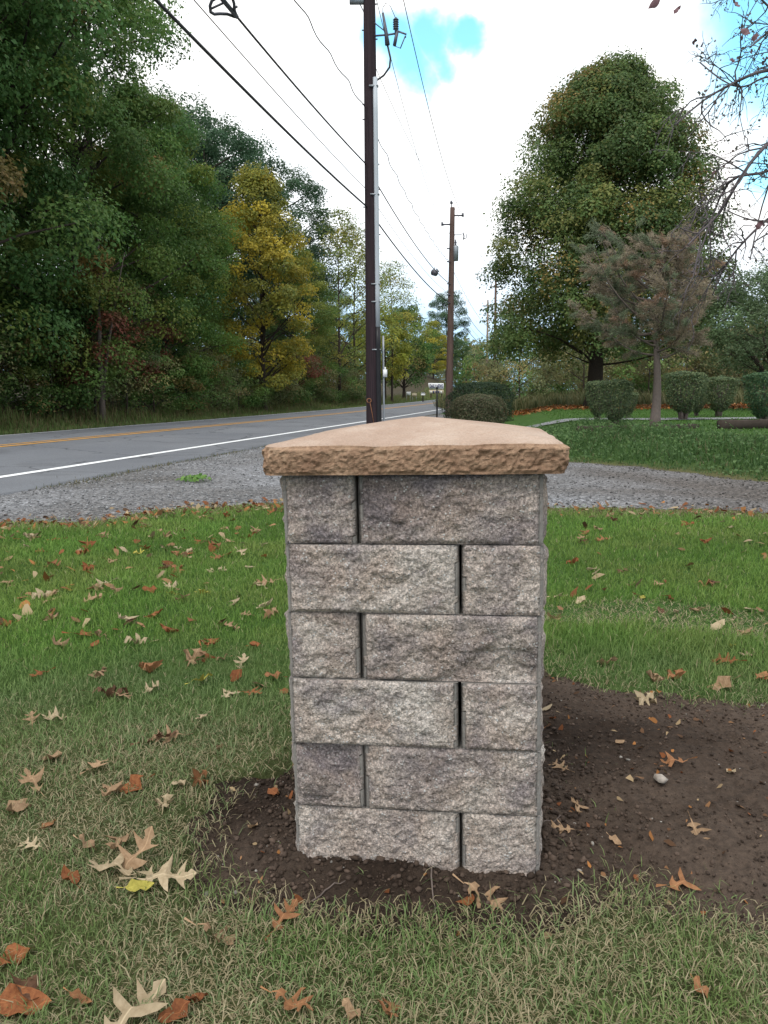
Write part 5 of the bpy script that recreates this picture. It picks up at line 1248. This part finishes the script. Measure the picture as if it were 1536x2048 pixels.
q = on2(911, 507); tb = MB().lathe([(0.0, -0.33), (0.13, -0.32), (0.135, 0.28), (0.12, 0.33), (0.0, 0.35)], 14, q)
tb.tube([q + Vector((-0.12, 0, 0.1)), q + Vector((-0.24, 0, 0.1))], 0.03, 6)
tr_ = obj('transformer', tb.mesh('transformer', True), M_metal, p2); obj('bushing', MB().lathe([(0.03, 0.33), (0.05, 0.36), (0.03, 0.42), (0.05, 0.46), (0.03, 0.55), (0.015, 0.62)], 8, q + Vector((0, 0, 0))).mesh('bushing', True), M_dkmetal, tr_)
for (u, v_, du) in ((908, 431, 17), (900, 449, -15)):
    q = on2(u, v_); e = q + Vector((du / FPX * Y2, 0, 0)); obj('insulator_bracket', MB().tube([q, e], 0.035, 7).tube([e + Vector((0, 0, -0.05)), e + Vector((0, 0, 0.10))], [0.05, 0.04], 8).mesh('insulator_bracket', True), M_dkmetal, p2)
q = t2 - b2; obj('top_pin', MB().tube([q + Vector((-0.05, 0, -0.1)), q + Vector((-0.05, 0, 0.22))], 0.025, 6).lathe([(0.03, 0.15), (0.08, 0.18), (0.05, 0.24), (0.02, 0.3)], 8, q + Vector((-0.05, 0, 0))).mesh('top_pin', True), M_dkmetal, p2)
q = on2(928, 472); obj('fuse_cutout', MB().tube([q + Vector((-0.5, 0, 0.05)), q + Vector((-0.1, 0, 0.05))], 0.02, 6).tube([q + Vector((-0.05, 0, 0.15)), q + Vector((0, 0, 0)), q + Vector((-0.02, 0, -0.16))], 0.03, 6).tube([q + Vector((0, 0, -0.13)), q + Vector((0.10, 0, -0.08)), q + Vector((0.13, 0, 0.1))], 0.018, 6).mesh('fuse_cutout', True), M_dkmetal, p2)
for v_ in (498, 524, 568, 590, 606): obj('clamp', MB().tube([on2(900, v_) + Vector((0, -0.14, 0)), on2(897, v_) + Vector((-0.08, -0.1, 0))], 0.03, 5).mesh('clamp'), M_dkmetal, p2)
# far poles
for u, yy, vt, r0, mt, lab in ((988, Y3, 560, 0.17, M_pole2, 'far brown utility pole standing against the maple leaves'), (973, 92, 600, 0.15, pole_mat('pale_pole', (0.16, 0.12, 0.09), (0.3, 0.24, 0.19)), 'far pale wooden pole beside the brown utility pole'), (948, 150, 708, 0.17, M_pole, 'distant thin dark utility pole above the low trees'), (932, 185, 722, 0.17, M_pole, 'most distant thin dark pole at the end of the road')):
    b = at(u, 800, yy); zb = H1(b.x, yy); zt = at(u, vt, yy).z
    o = thing('utility_pole', lab, 'utility pole', (b.x, yy, zb), 0, 'utility poles along the road'); obj('shaft', MB().tube([(0, 0, -0.3), (0, 0, (zt - zb) / 2), (0, 0, zt - zb)], [r0, r0 * 0.8, r0 * 0.62], 9).mesh('shaft', True), mt, o)
    obj('crossarm', MB().box((-0.6, -0.06, zt - zb - 0.7), (0.6, 0.06, zt - zb - 0.6)).mesh('crossarm'), mt, o)

k12 = (b2.x - b1.x) / (Y2 - Y1)


def wire_pts(v1, uvtop, v2, sag12, dx=0.0, dx2=None, v3=None, wig=0.0):
    """a wire clamped at photo row v1 on the near pole and row v2 on the second pole, running on both ways"""
    dx2 = dx if dx2 is None else dx2
    A = Vector((b1.x, Y1, 0)) + Vector((ax(pz1(v1))[0] + dx, -0.16, at(745, v1, Y1).z)); B = at(900, v2, Y2); B.x += dx2; B.y -= 0.14
    pts = []
    if uvtop:                                             # the span that passes over the camera's left shoulder
        d = pray(*uvtop); k = k12; yq = (A.x - k * A.y) / (d.x - k); zq = EYE + d.z * yq
        y0 = -17.0; ss = (A.y - yq) / (A.y - y0); c_ = (A.z - zq) / max(1e-3, ss * (1 - ss))     # parabola through clamp, pixel and an equal-height far clamp
        for y in np.linspace(y0, A.y, 40)[:-1]:
            s_ = (A.y - y) / (A.y - y0); pts.append((A.x - k * (A.y - y) + wig * math.sin(y * 5), y, A.z - c_ * s_ * (1 - s_) + wig * math.sin(y * 7 + 1)))
    for t in np.linspace(0, 1, 24): pts.append((lerp(A.x, B.x, t) + wig * math.sin(t * 60), lerp(A.y, B.y, t), lerp(A.z, B.z, t) - 4 * sag12 * t * (1 - t) + wig * math.sin(t * 80)))
    D = Vector((at(988, 790, Y3).x + dx, Y3, 0)); D.z = B.z + (0.4 if v3 is None else v3)
    for t in np.linspace(0, 1, 16)[1:]: pts.append((lerp(B.x, D.x, t), lerp(B.y, D.y, t), lerp(B.z, D.z, t) - 4 * 0.7 * t * (1 - t)))
    return np.array(pts)


WIRES = [(415, (312, 0), 605, 0.25, -0.12, 0.017, 0.0, 'thick lowest communication cable on the poles'), (380, (388, 0), 588, 0.25, -0.13, 0.006, 0.0, 'thin service wire just above the lowest cable'),
         (330, (446, 0), 567, 0.30, -0.13, 0.014, 0.0, 'fibre cable carrying the snowshoe-shaped slack bracket'), (218, (590, 0), 524, 0.35, -0.14, 0.009, 0.012, 'wavy twisted secondary wire above the fibre cable')]
wobj = []
for v1, top, v2, sag, dx, rr, wig, lab in WIRES:
    P = wire_pts(v1, top, v2, sag, dx, -0.06, None, wig); wobj.append(P)
    if wig:
        f = np.linspace(0, 1, len(P) * 4); P = np.stack([np.interp(f, np.linspace(0, 1, len(P)), P[:, q]) for q in range(3)], 1); tq = np.cumsum(np.r_[0, np.linalg.norm(np.diff(P, axis=0), axis=1)]); P[:, 2] += 0.02 * np.sin(tq * 4.2); P[:, 0] += 0.02 * np.cos(tq * 4.2)
    tag(obj('overhead_wire', MB().tube(P, rr, 6).mesh('overhead_wire', True), M_wire), lab, 'wire', 'overhead wires between the poles')
# phase wires above
for (A, B, rr, sag, lab) in [((753, 0), (884, 447), 0.007, 0.5, 'high phase wire passing the fuse cutout'), ((807, 0), (925, 430), 0.009, 0.55, 'outermost high phase wire to the right of the poles'), ((752, 137), (904, 405), 0.006, 0.45, 'thin high neutral wire from the near pole to the pole top')]:
    a = at(*A, Y1); b = at(*B, Y2); d = (b - a); pts = []
    for t in np.linspace(-1.6 if A[1] == 0 else 0, 1, 40):
        s_ = t if t > 0 else -t; pts.append((a.x + d.x * t, a.y + d.y * t, a.z + d.z * max(t, 0) - 4 * sag * s_ * (1 - s_ if t > 0 else 1 - s_ / 1.6) * (1 if t > 0 else 0.6)))
    e = at(985, 560, Y3)
    for t in np.linspace(0, 1, 14)[1:]: pts.append((lerp(b.x, e.x, t), lerp(b.y, e.y, t), lerp(b.z, e.z + 1.5, t) - 4 * 0.7 * t * (1 - t)))
    tag(obj('overhead_wire', MB().tube(pts, rr, 5).mesh('overhead_wire', True), M_wire), lab, 'wire', 'overhead wires between the poles')
# snowshoe bracket hanging in the fibre cable
P = wobj[2]
uv = lambda p: (p[0] / p[1], (p[2] - EYE) / p[1])
tgt = pray(470, 35); i = int(np.argmin([1e9 if p[1] < 3 or p[1] > 17 else abs(uv(p)[0] - tgt.x) + abs(uv(p)[1] - tgt.z) for p in P])); c = P[i]; d = P[i + 1] - P[i - 1]; d /= np.linalg.norm(d)
side = np.array((-0.93, 0.1, -0.30)); side -= d * np.dot(side, d); side /= np.linalg.norm(side); nn = np.cross(d, side)
o = thing('slack_bracket', 'snowshoe-shaped dark cable storage bracket hanging on the fibre cable', 'bracket', c)
loop = np.array([(-0.30, 0.0), (-0.28, 0.10), (-0.18, 0.18), (-0.05, 0.23), (0.03, 0.21), (0.08, 0.14), (0.16, 0.06), (0.30, 0.0), (0.30, -0.03), (0.16, -0.06), (0.0, -0.12), (-0.14, -0.15), (-0.26, -0.10), (-0.30, 0.0)]) * 0.85
f = np.linspace(0, 1, 40); lp = np.stack([np.interp(f, np.linspace(0, 1, len(loop)), loop[:, q]) for q in range(2)], 1)
ring = np.array([d * a_ + side * (b_ * 0.9 + 0.02) for a_, b_ in lp])
obj('rim', MB().tube(ring, 0.017, 7).mesh('rim', True), M_dkmetal, o)
obj('spine', MB().tube([-d * 0.26, d * 0.27], 0.026, 7).tube([-d * 0.1, -d * 0.1 + side * 0.17], 0.012, 6).tube([d * 0.1, d * 0.08 - side * 0.08], 0.012, 6).tube([-d * 0.18, -d * 0.2 - side * 0.10], 0.012, 6).mesh('spine', True), M_dkmetal, o)
# drum-like splice case near the second pole
c = at(869, 545, 33.2); o = thing('splice_case', 'round dark cable splice case hanging near the second pole', 'cable case', c)
obj('drum', MB().tube([(-0.07, -0.06, 0.0), (0.07, 0.06, -0.02)], 0.125, 12).mesh('drum', True), M_dkmetal, o)
obj('hanger', MB().tube([(0.02, 0, 0.05), (0.10, 0.1, 0.16), (0.2, 0.25, 0.06)], 0.02, 6).tube([(0.0, 0, 0.1), (0.0, -0.02, 0.2)], 0.015, 5).mesh('hanger', True), M_dkmetal, o)

# ------------------------------------------------------------------ roadside sign, posts, small boards
M_beige = simple('beige_board', (0.42, 0.36, 0.26), 0.7, 0.15, 8); M_ink = simple('navy_paint', (0.03, 0.035, 0.12), 0.6, 0.1, 9)


def text(parent, body, w_, h_, loc, mat, name='lettering'):
    cu = bpy.data.curves.new(name, 'FONT'); cu.body = body; cu.align_x = 'CENTER'; cu.align_y = 'CENTER'; cu.extrude = 0.006; cu.offset = 0.028
    t = bpy.data.objects.new(name, cu); C.objects.link(t); bpy.context.view_layer.update(); dg = bpy.context.evaluated_depsgraph_get()
    me = bpy.data.meshes.new_from_object(t.evaluated_get(dg)); bpy.data.objects.remove(t)
    co = np.array([v.co for v in me.vertices]); lo, hi = co.min(0), co.max(0)
    co = (co - (lo + hi) / 2) * np.array((w_ / (hi[0] - lo[0]), h_ / (hi[1] - lo[1]), 1)); me.vertices.foreach_set('co', co.ravel().astype(np.float32)); me.update()
    me.materials.clear(); o = obj(name, me, mat, parent, loc); o.rotation_euler = (math.pi / 2, 0, 0); return o


ys_ = 112.0; k = ys_ / FPX; c = at(872, 790, ys_); zg = H1(c.x, ys_)
zg += 0.12; o = thing('roadside_sign', 'white roadside sign reading DAILY NEWS above a beige lower board', 'sign', (c.x, ys_, zg), -0.1)
zt = lambda v_: at(872, v_, ys_).z - zg
up = np.array([(-15.5 * k, 0, zt(766)), (15.0 * k, 0, zt(766.5)), (15.0 * k, 0, zt(778)), (-13.5 * k, 0, zt(778))])
obj('upper_board', MB().add(np.vstack([up + np.array((0, -0.05, 0)), up + np.array((0, 0.05, 0))]), [[(3, 2, 1, 0), (4, 5, 6, 7), (0, 1, 5, 4), (1, 2, 6, 5), (2, 3, 7, 6), (3, 0, 4, 7)]]).mesh('upper_board'), M_white, o)
obj('lower_board', MB().box((-14 * k, -0.04, zt(788)), (15 * k, 0.04, zt(779.5))).mesh('lower_board'), M_beige, o)
text(o, 'DAILY NEWS', 26 * k, 7.5 * k, (0.5 * k, -0.06, zt(772)), M_ink)
for sx_ in (-10, 11): obj('post', MB().box((sx_ * k - 0.08, 0.06, -0.3), (sx_ * k + 0.08, 0.2, zt(767))).mesh('post'), M_pole2, o)
for j_ in range(5): obj('slat', MB().box(((-11 + j_ * 5) * k, -0.07, zt(786.5)), ((-8.6 + j_ * 5) * k, -0.041, zt(781.5))).mesh('slat'), M_ink if j_ in (1, 2, 3) else M_white, o)
for u, v_, yy, wpx, hpx, nm, lab, cat in ((846, 788, 84, 8, 6, 'mailbox', 'white roadside mailbox on a dark post near the sign', 'mailbox'), (817, 787, 92, 9, 7, 'yard_sign', 'small white yard sign on the grass below the hill', 'sign'), (829, 790, 95, 9, 6, 'yard_sign', 'low pale yard board next to the white yard sign', 'sign')):
    c = at(u, v_, yy); zg = H1(c.x, yy); kk = yy / FPX; o = thing(nm, lab, cat, (c.x, yy, zg)); zc = c.z - zg
    if nm == 'mailbox':
        a_ = np.linspace(0, np.pi, 9); pr = [(-0.18, 0)] + [(-0.18 * math.cos(q), 0.18 + 0.14 * math.sin(q)) for q in a_] + [(0.18, 0)]; nq = len(pr)
        Vq = np.array([(x_ * 1.2, y_, z_ + zc - 0.12) for y_ in (-0.3, 0.3) for x_, z_ in pr]); jj = np.arange(nq); fq = np.stack([jj, (jj + 1) % nq, nq + (jj + 1) % nq, nq + jj], 1)
        bb = MB().add(Vq, [fq, np.array([(0, a2, a2 + 1) for a2 in range(1, nq - 1)]), np.array([(nq, nq + a2 + 1, nq + a2) for a2 in range(1, nq - 1)])]); obj('box', bb.mesh('box'), M_white, o); obj('post', MB().box((-0.06, -0.06, -0.3), (0.06, 0.06, zc - 0.12)).mesh('post'), M_pole, o)
    else:
        obj('board', MB().box((-wpx / 2 * kk, -0.02, zc - hpx / 2 * kk), (wpx / 2 * kk, 0.02, zc + hpx / 2 * kk)).mesh('board'), M_white if u == 817 else M_beige, o)
        for sx_ in (-1, 1): obj('leg', MB().box((sx_ * wpx * 0.4 * kk - 0.02, 0.021, -0.2), (sx_ * wpx * 0.4 * kk + 0.02, 0.05, zc)).mesh('leg'), M_metal, o)
# black marker post by the driveway mouth
yy = 31.0; c = at(874, 800, yy); zg = H1(c.x, yy); zt_ = at(874, 777, yy).z - zg
o = thing('marker_post', 'slim black marker post between the pull-off and the clipped hedge', 'post', (c.x, yy, zg))
obj('post', MB().tube([(0, 0, -0.2), (0, 0, zt_ / 2), (0, 0, zt_)], 0.03, 8).mesh('post', True), M_black, o)
obj('finial', MB().lathe([(0.0, zt_ - 0.02), (0.045, zt_), (0.05, zt_ + 0.03), (0.03, zt_ + 0.06), (0.0, zt_ + 0.07)], 10).mesh('finial', True), M_black, o)
# reflector-topped stake at the verge
yy = 70; c = at(726, 770, yy)
# leafy weed in the gravel
q = gnd(392, 968); n = 70; r = np.random.default_rng(171); a = r.uniform(0, 6.28, n); rd = 0.17 * np.sqrt(r.uniform(0, 1, n))
V, qf, cc = leaf_cards(np.stack([np.cos(a) * rd * 1.3, np.sin(a) * rd, 0.03 + 0.06 * r.uniform(0, 1, n)], 1), np.stack([np.cos(a) * 0.5, np.sin(a) * 0.5, np.ones(n)], 1) + r.normal(0, 0.3, (n, 3)), r.uniform(0.05, 0.09, n), lerp(np.array((0.06, 0.13, 0.03)), np.array((0.12, 0.2, 0.05)), r.uniform(0, 1, (n, 1))), 3)
tag(obj('gravel_weed', mesh_np('gravel_weed', V, [qf], cc), M_leaf, None, (q.x, q.y, H1(q.x, q.y) + 0.02)), 'low green weed growing alone in the gravel pull-off', 'plant')

# ------------------------------------------------------------------ overhanging half-bare tree beside the lawn (trunk outside the frame)
tb = Vector((4.3, 5.0, H1(4.3, 5.0))); o = thing('ornamental_tree', 'half-bare tree with drooping twiggy branches reaching over the lawn', 'tree', tb)
r = np.random.default_rng(180); wood = MB(); LP, LN, LS, LC = [], [], [], []
crotch = np.array((4.15, 4.95, 2.2))
wood.tube(np.array([(4.3, 5.0, tb.z - 0.1), (4.27, 5.0, 0.8), (4.2, 4.97, 1.6), crotch]) - np.array(tb), [0.14, 0.11, 0.10, 0.09], 10)


def spl(P, n):
    P = np.asarray(P, float); t = np.r_[0, np.cumsum(np.linalg.norm(np.diff(P, axis=0), axis=1))]; f = np.linspace(0, t[-1], n); Q = np.stack([np.interp(f, t, P[:, q]) for q in range(3)], 1)
    for _ in range(2): Q[1:-1] = (Q[:-2] + 2 * Q[1:-1] + Q[2:]) / 4
    return Q


def twig(p0, d, L, rad, depth):
    n = 7; pts = [np.array(p0)]; d = np.array(d, float)
    for k in range(n): d = d / np.linalg.norm(d) + r.normal(0, 0.22, 3) + np.array((0, 0, -0.05)); d /= np.linalg.norm(d); pts.append(pts[-1] + d * L / n)
    pts = np.array(pts); wood.tube(pts - np.array(tb), np.linspace(rad, rad * 0.35, n + 1), 4, False)
    if depth > 0:
        for k in range(r.integers(2, 5)):
            q = pts[r.integers(1, n)]; twig(q, d + r.normal(0, 0.8, 3), L * r.uniform(0.35, 0.6), rad * 0.6, depth - 1)
    else:
        m_ = r.integers(0, 4)
        for _ in range(m_):
            LP.append(pts[r.integers(2, n + 1)] + r.normal(0, 0.012, 3)); LN.append(r.normal(0, 1, 3)); LS.append(r.uniform(0.010, 0.022)); LC.append(np.array((0.05, 0.055, 0.045)) if r.uniform() < 0.6 else np.array((0.10, 0.075, 0.07)))


BR = [([(1700, 170), (1536, 135), (1488, 155), (1440, 180), (1395, 205), (1350, 250)], 3.9, 0.016), ([(1720, 200), (1536, 145), (1480, 185), (1440, 160), (1400, 125)], 4.3, 0.009), ([(1690, 260), (1560, 265), (1520, 300), (1478, 345), (1462, 385), (1448, 430), (1392, 465), (1376, 490)], 3.8, 0.018),
      ([(1690, 250), (1540, 345), (1482, 352), (1458, 345), (1440, 385), (1420, 450), (1385, 545)], 4.0, 0.013), ([(1700, 330), (1580, 400), (1520, 450), (1480, 490), (1440, 540), (1425, 590)], 4.1, 0.013), ([(1700, 120), (1600, 60), (1530, 10), (1490, -40)], 4.1, 0.014), ([(1690, 220), (1600, 230), (1550, 330), (1520, 420), (1500, 520)], 4.4, 0.010), ([(1720, 80), (1620, 20), (1540, 60), (1500, 95)], 4.0, 0.010)]
for px_, dep, rad in BR:
    P = [crotch] + [np.array(at(u, v_, dep + 0.15 * math.sin(u * 0.05 + dep * 3) + (0.5 if u > 1650 else 0))) for u, v_ in px_]
    Q = spl(P, 30); rr = np.interp(np.linspace(0, 1, 30), [0, 0.3, 1], [0.04, rad, 0.0035]); wood.tube(Q - np.array(tb), rr, 6, False)
    for k in range(15):
        i = r.integers(11, 29); d = Q[i] - Q[i - 1]; d = d / np.linalg.norm(d) + r.normal(0, 0.6, 3); twig(Q[i], d, r.uniform(0.14, 0.42), 0.0042, 2)
# the rest of its crown, off to the side
for k in range(22):
    a = r.uniform(-1.9, 2.2); e = crotch + np.array((math.cos(a) * 1.7, math.sin(a) * 1.7, r.uniform(0.2, 1.7))); Q = spl([crotch, (crotch + e) / 2 + np.array((0, 0, 0.4)), e], 14); wood.tube(Q - np.array(tb), np.linspace(0.035, 0.004, 14), 5, False)
    for q in range(5): twig(Q[r.integers(5, 14)], r.normal(0, 1, 3), 0.4, 0.004, 1)
obj('trunk', wood.mesh('trunk', True), M_twig, o)
V, qf, cc = leaf_cards(np.array(LP) - np.array(tb), np.array(LN), np.array(LS), np.array(LC), 5, 0.7); obj('small_leaves', mesh_np('small_leaves', V, [qf], cc), M_leaf, o)
V0, F0 = LV[('oval', 1)]; Lme = mesh_np('leaf', V0, [F0], None, True); Lme.materials.append(simple('plum_leaf', (0.16, 0.085, 0.095), 0.6, 0.3, 8))
for u, v_, s_, d_ in ((1308, 8, .055, 3.6), (1355, 20, .04, 3.7), (1388, 83, .045, 3.8), (1472, 10, .06, 3.5), (1508, 75, .06, 3.6), (1490, 62, .05, 3.6), (1405, 90, .035, 3.9), (1465, 120, .035, 3.9), (1530, 122, .05, 3.7), (1502, 103, .035, 3.8), (1520, 450, .05, 3.6), (1428, 345, .03, 4), (1485, 75, .045, 3.9)):
    p = at(u, v_, d_); l = obj('leaf', Lme, None, o, p - tb); l.scale = (s_,) * 3; l.rotation_euler = (r.uniform(0.6, 2), r.uniform(-0.8, 0.8), r.uniform(0, 6))
    wood_ = None
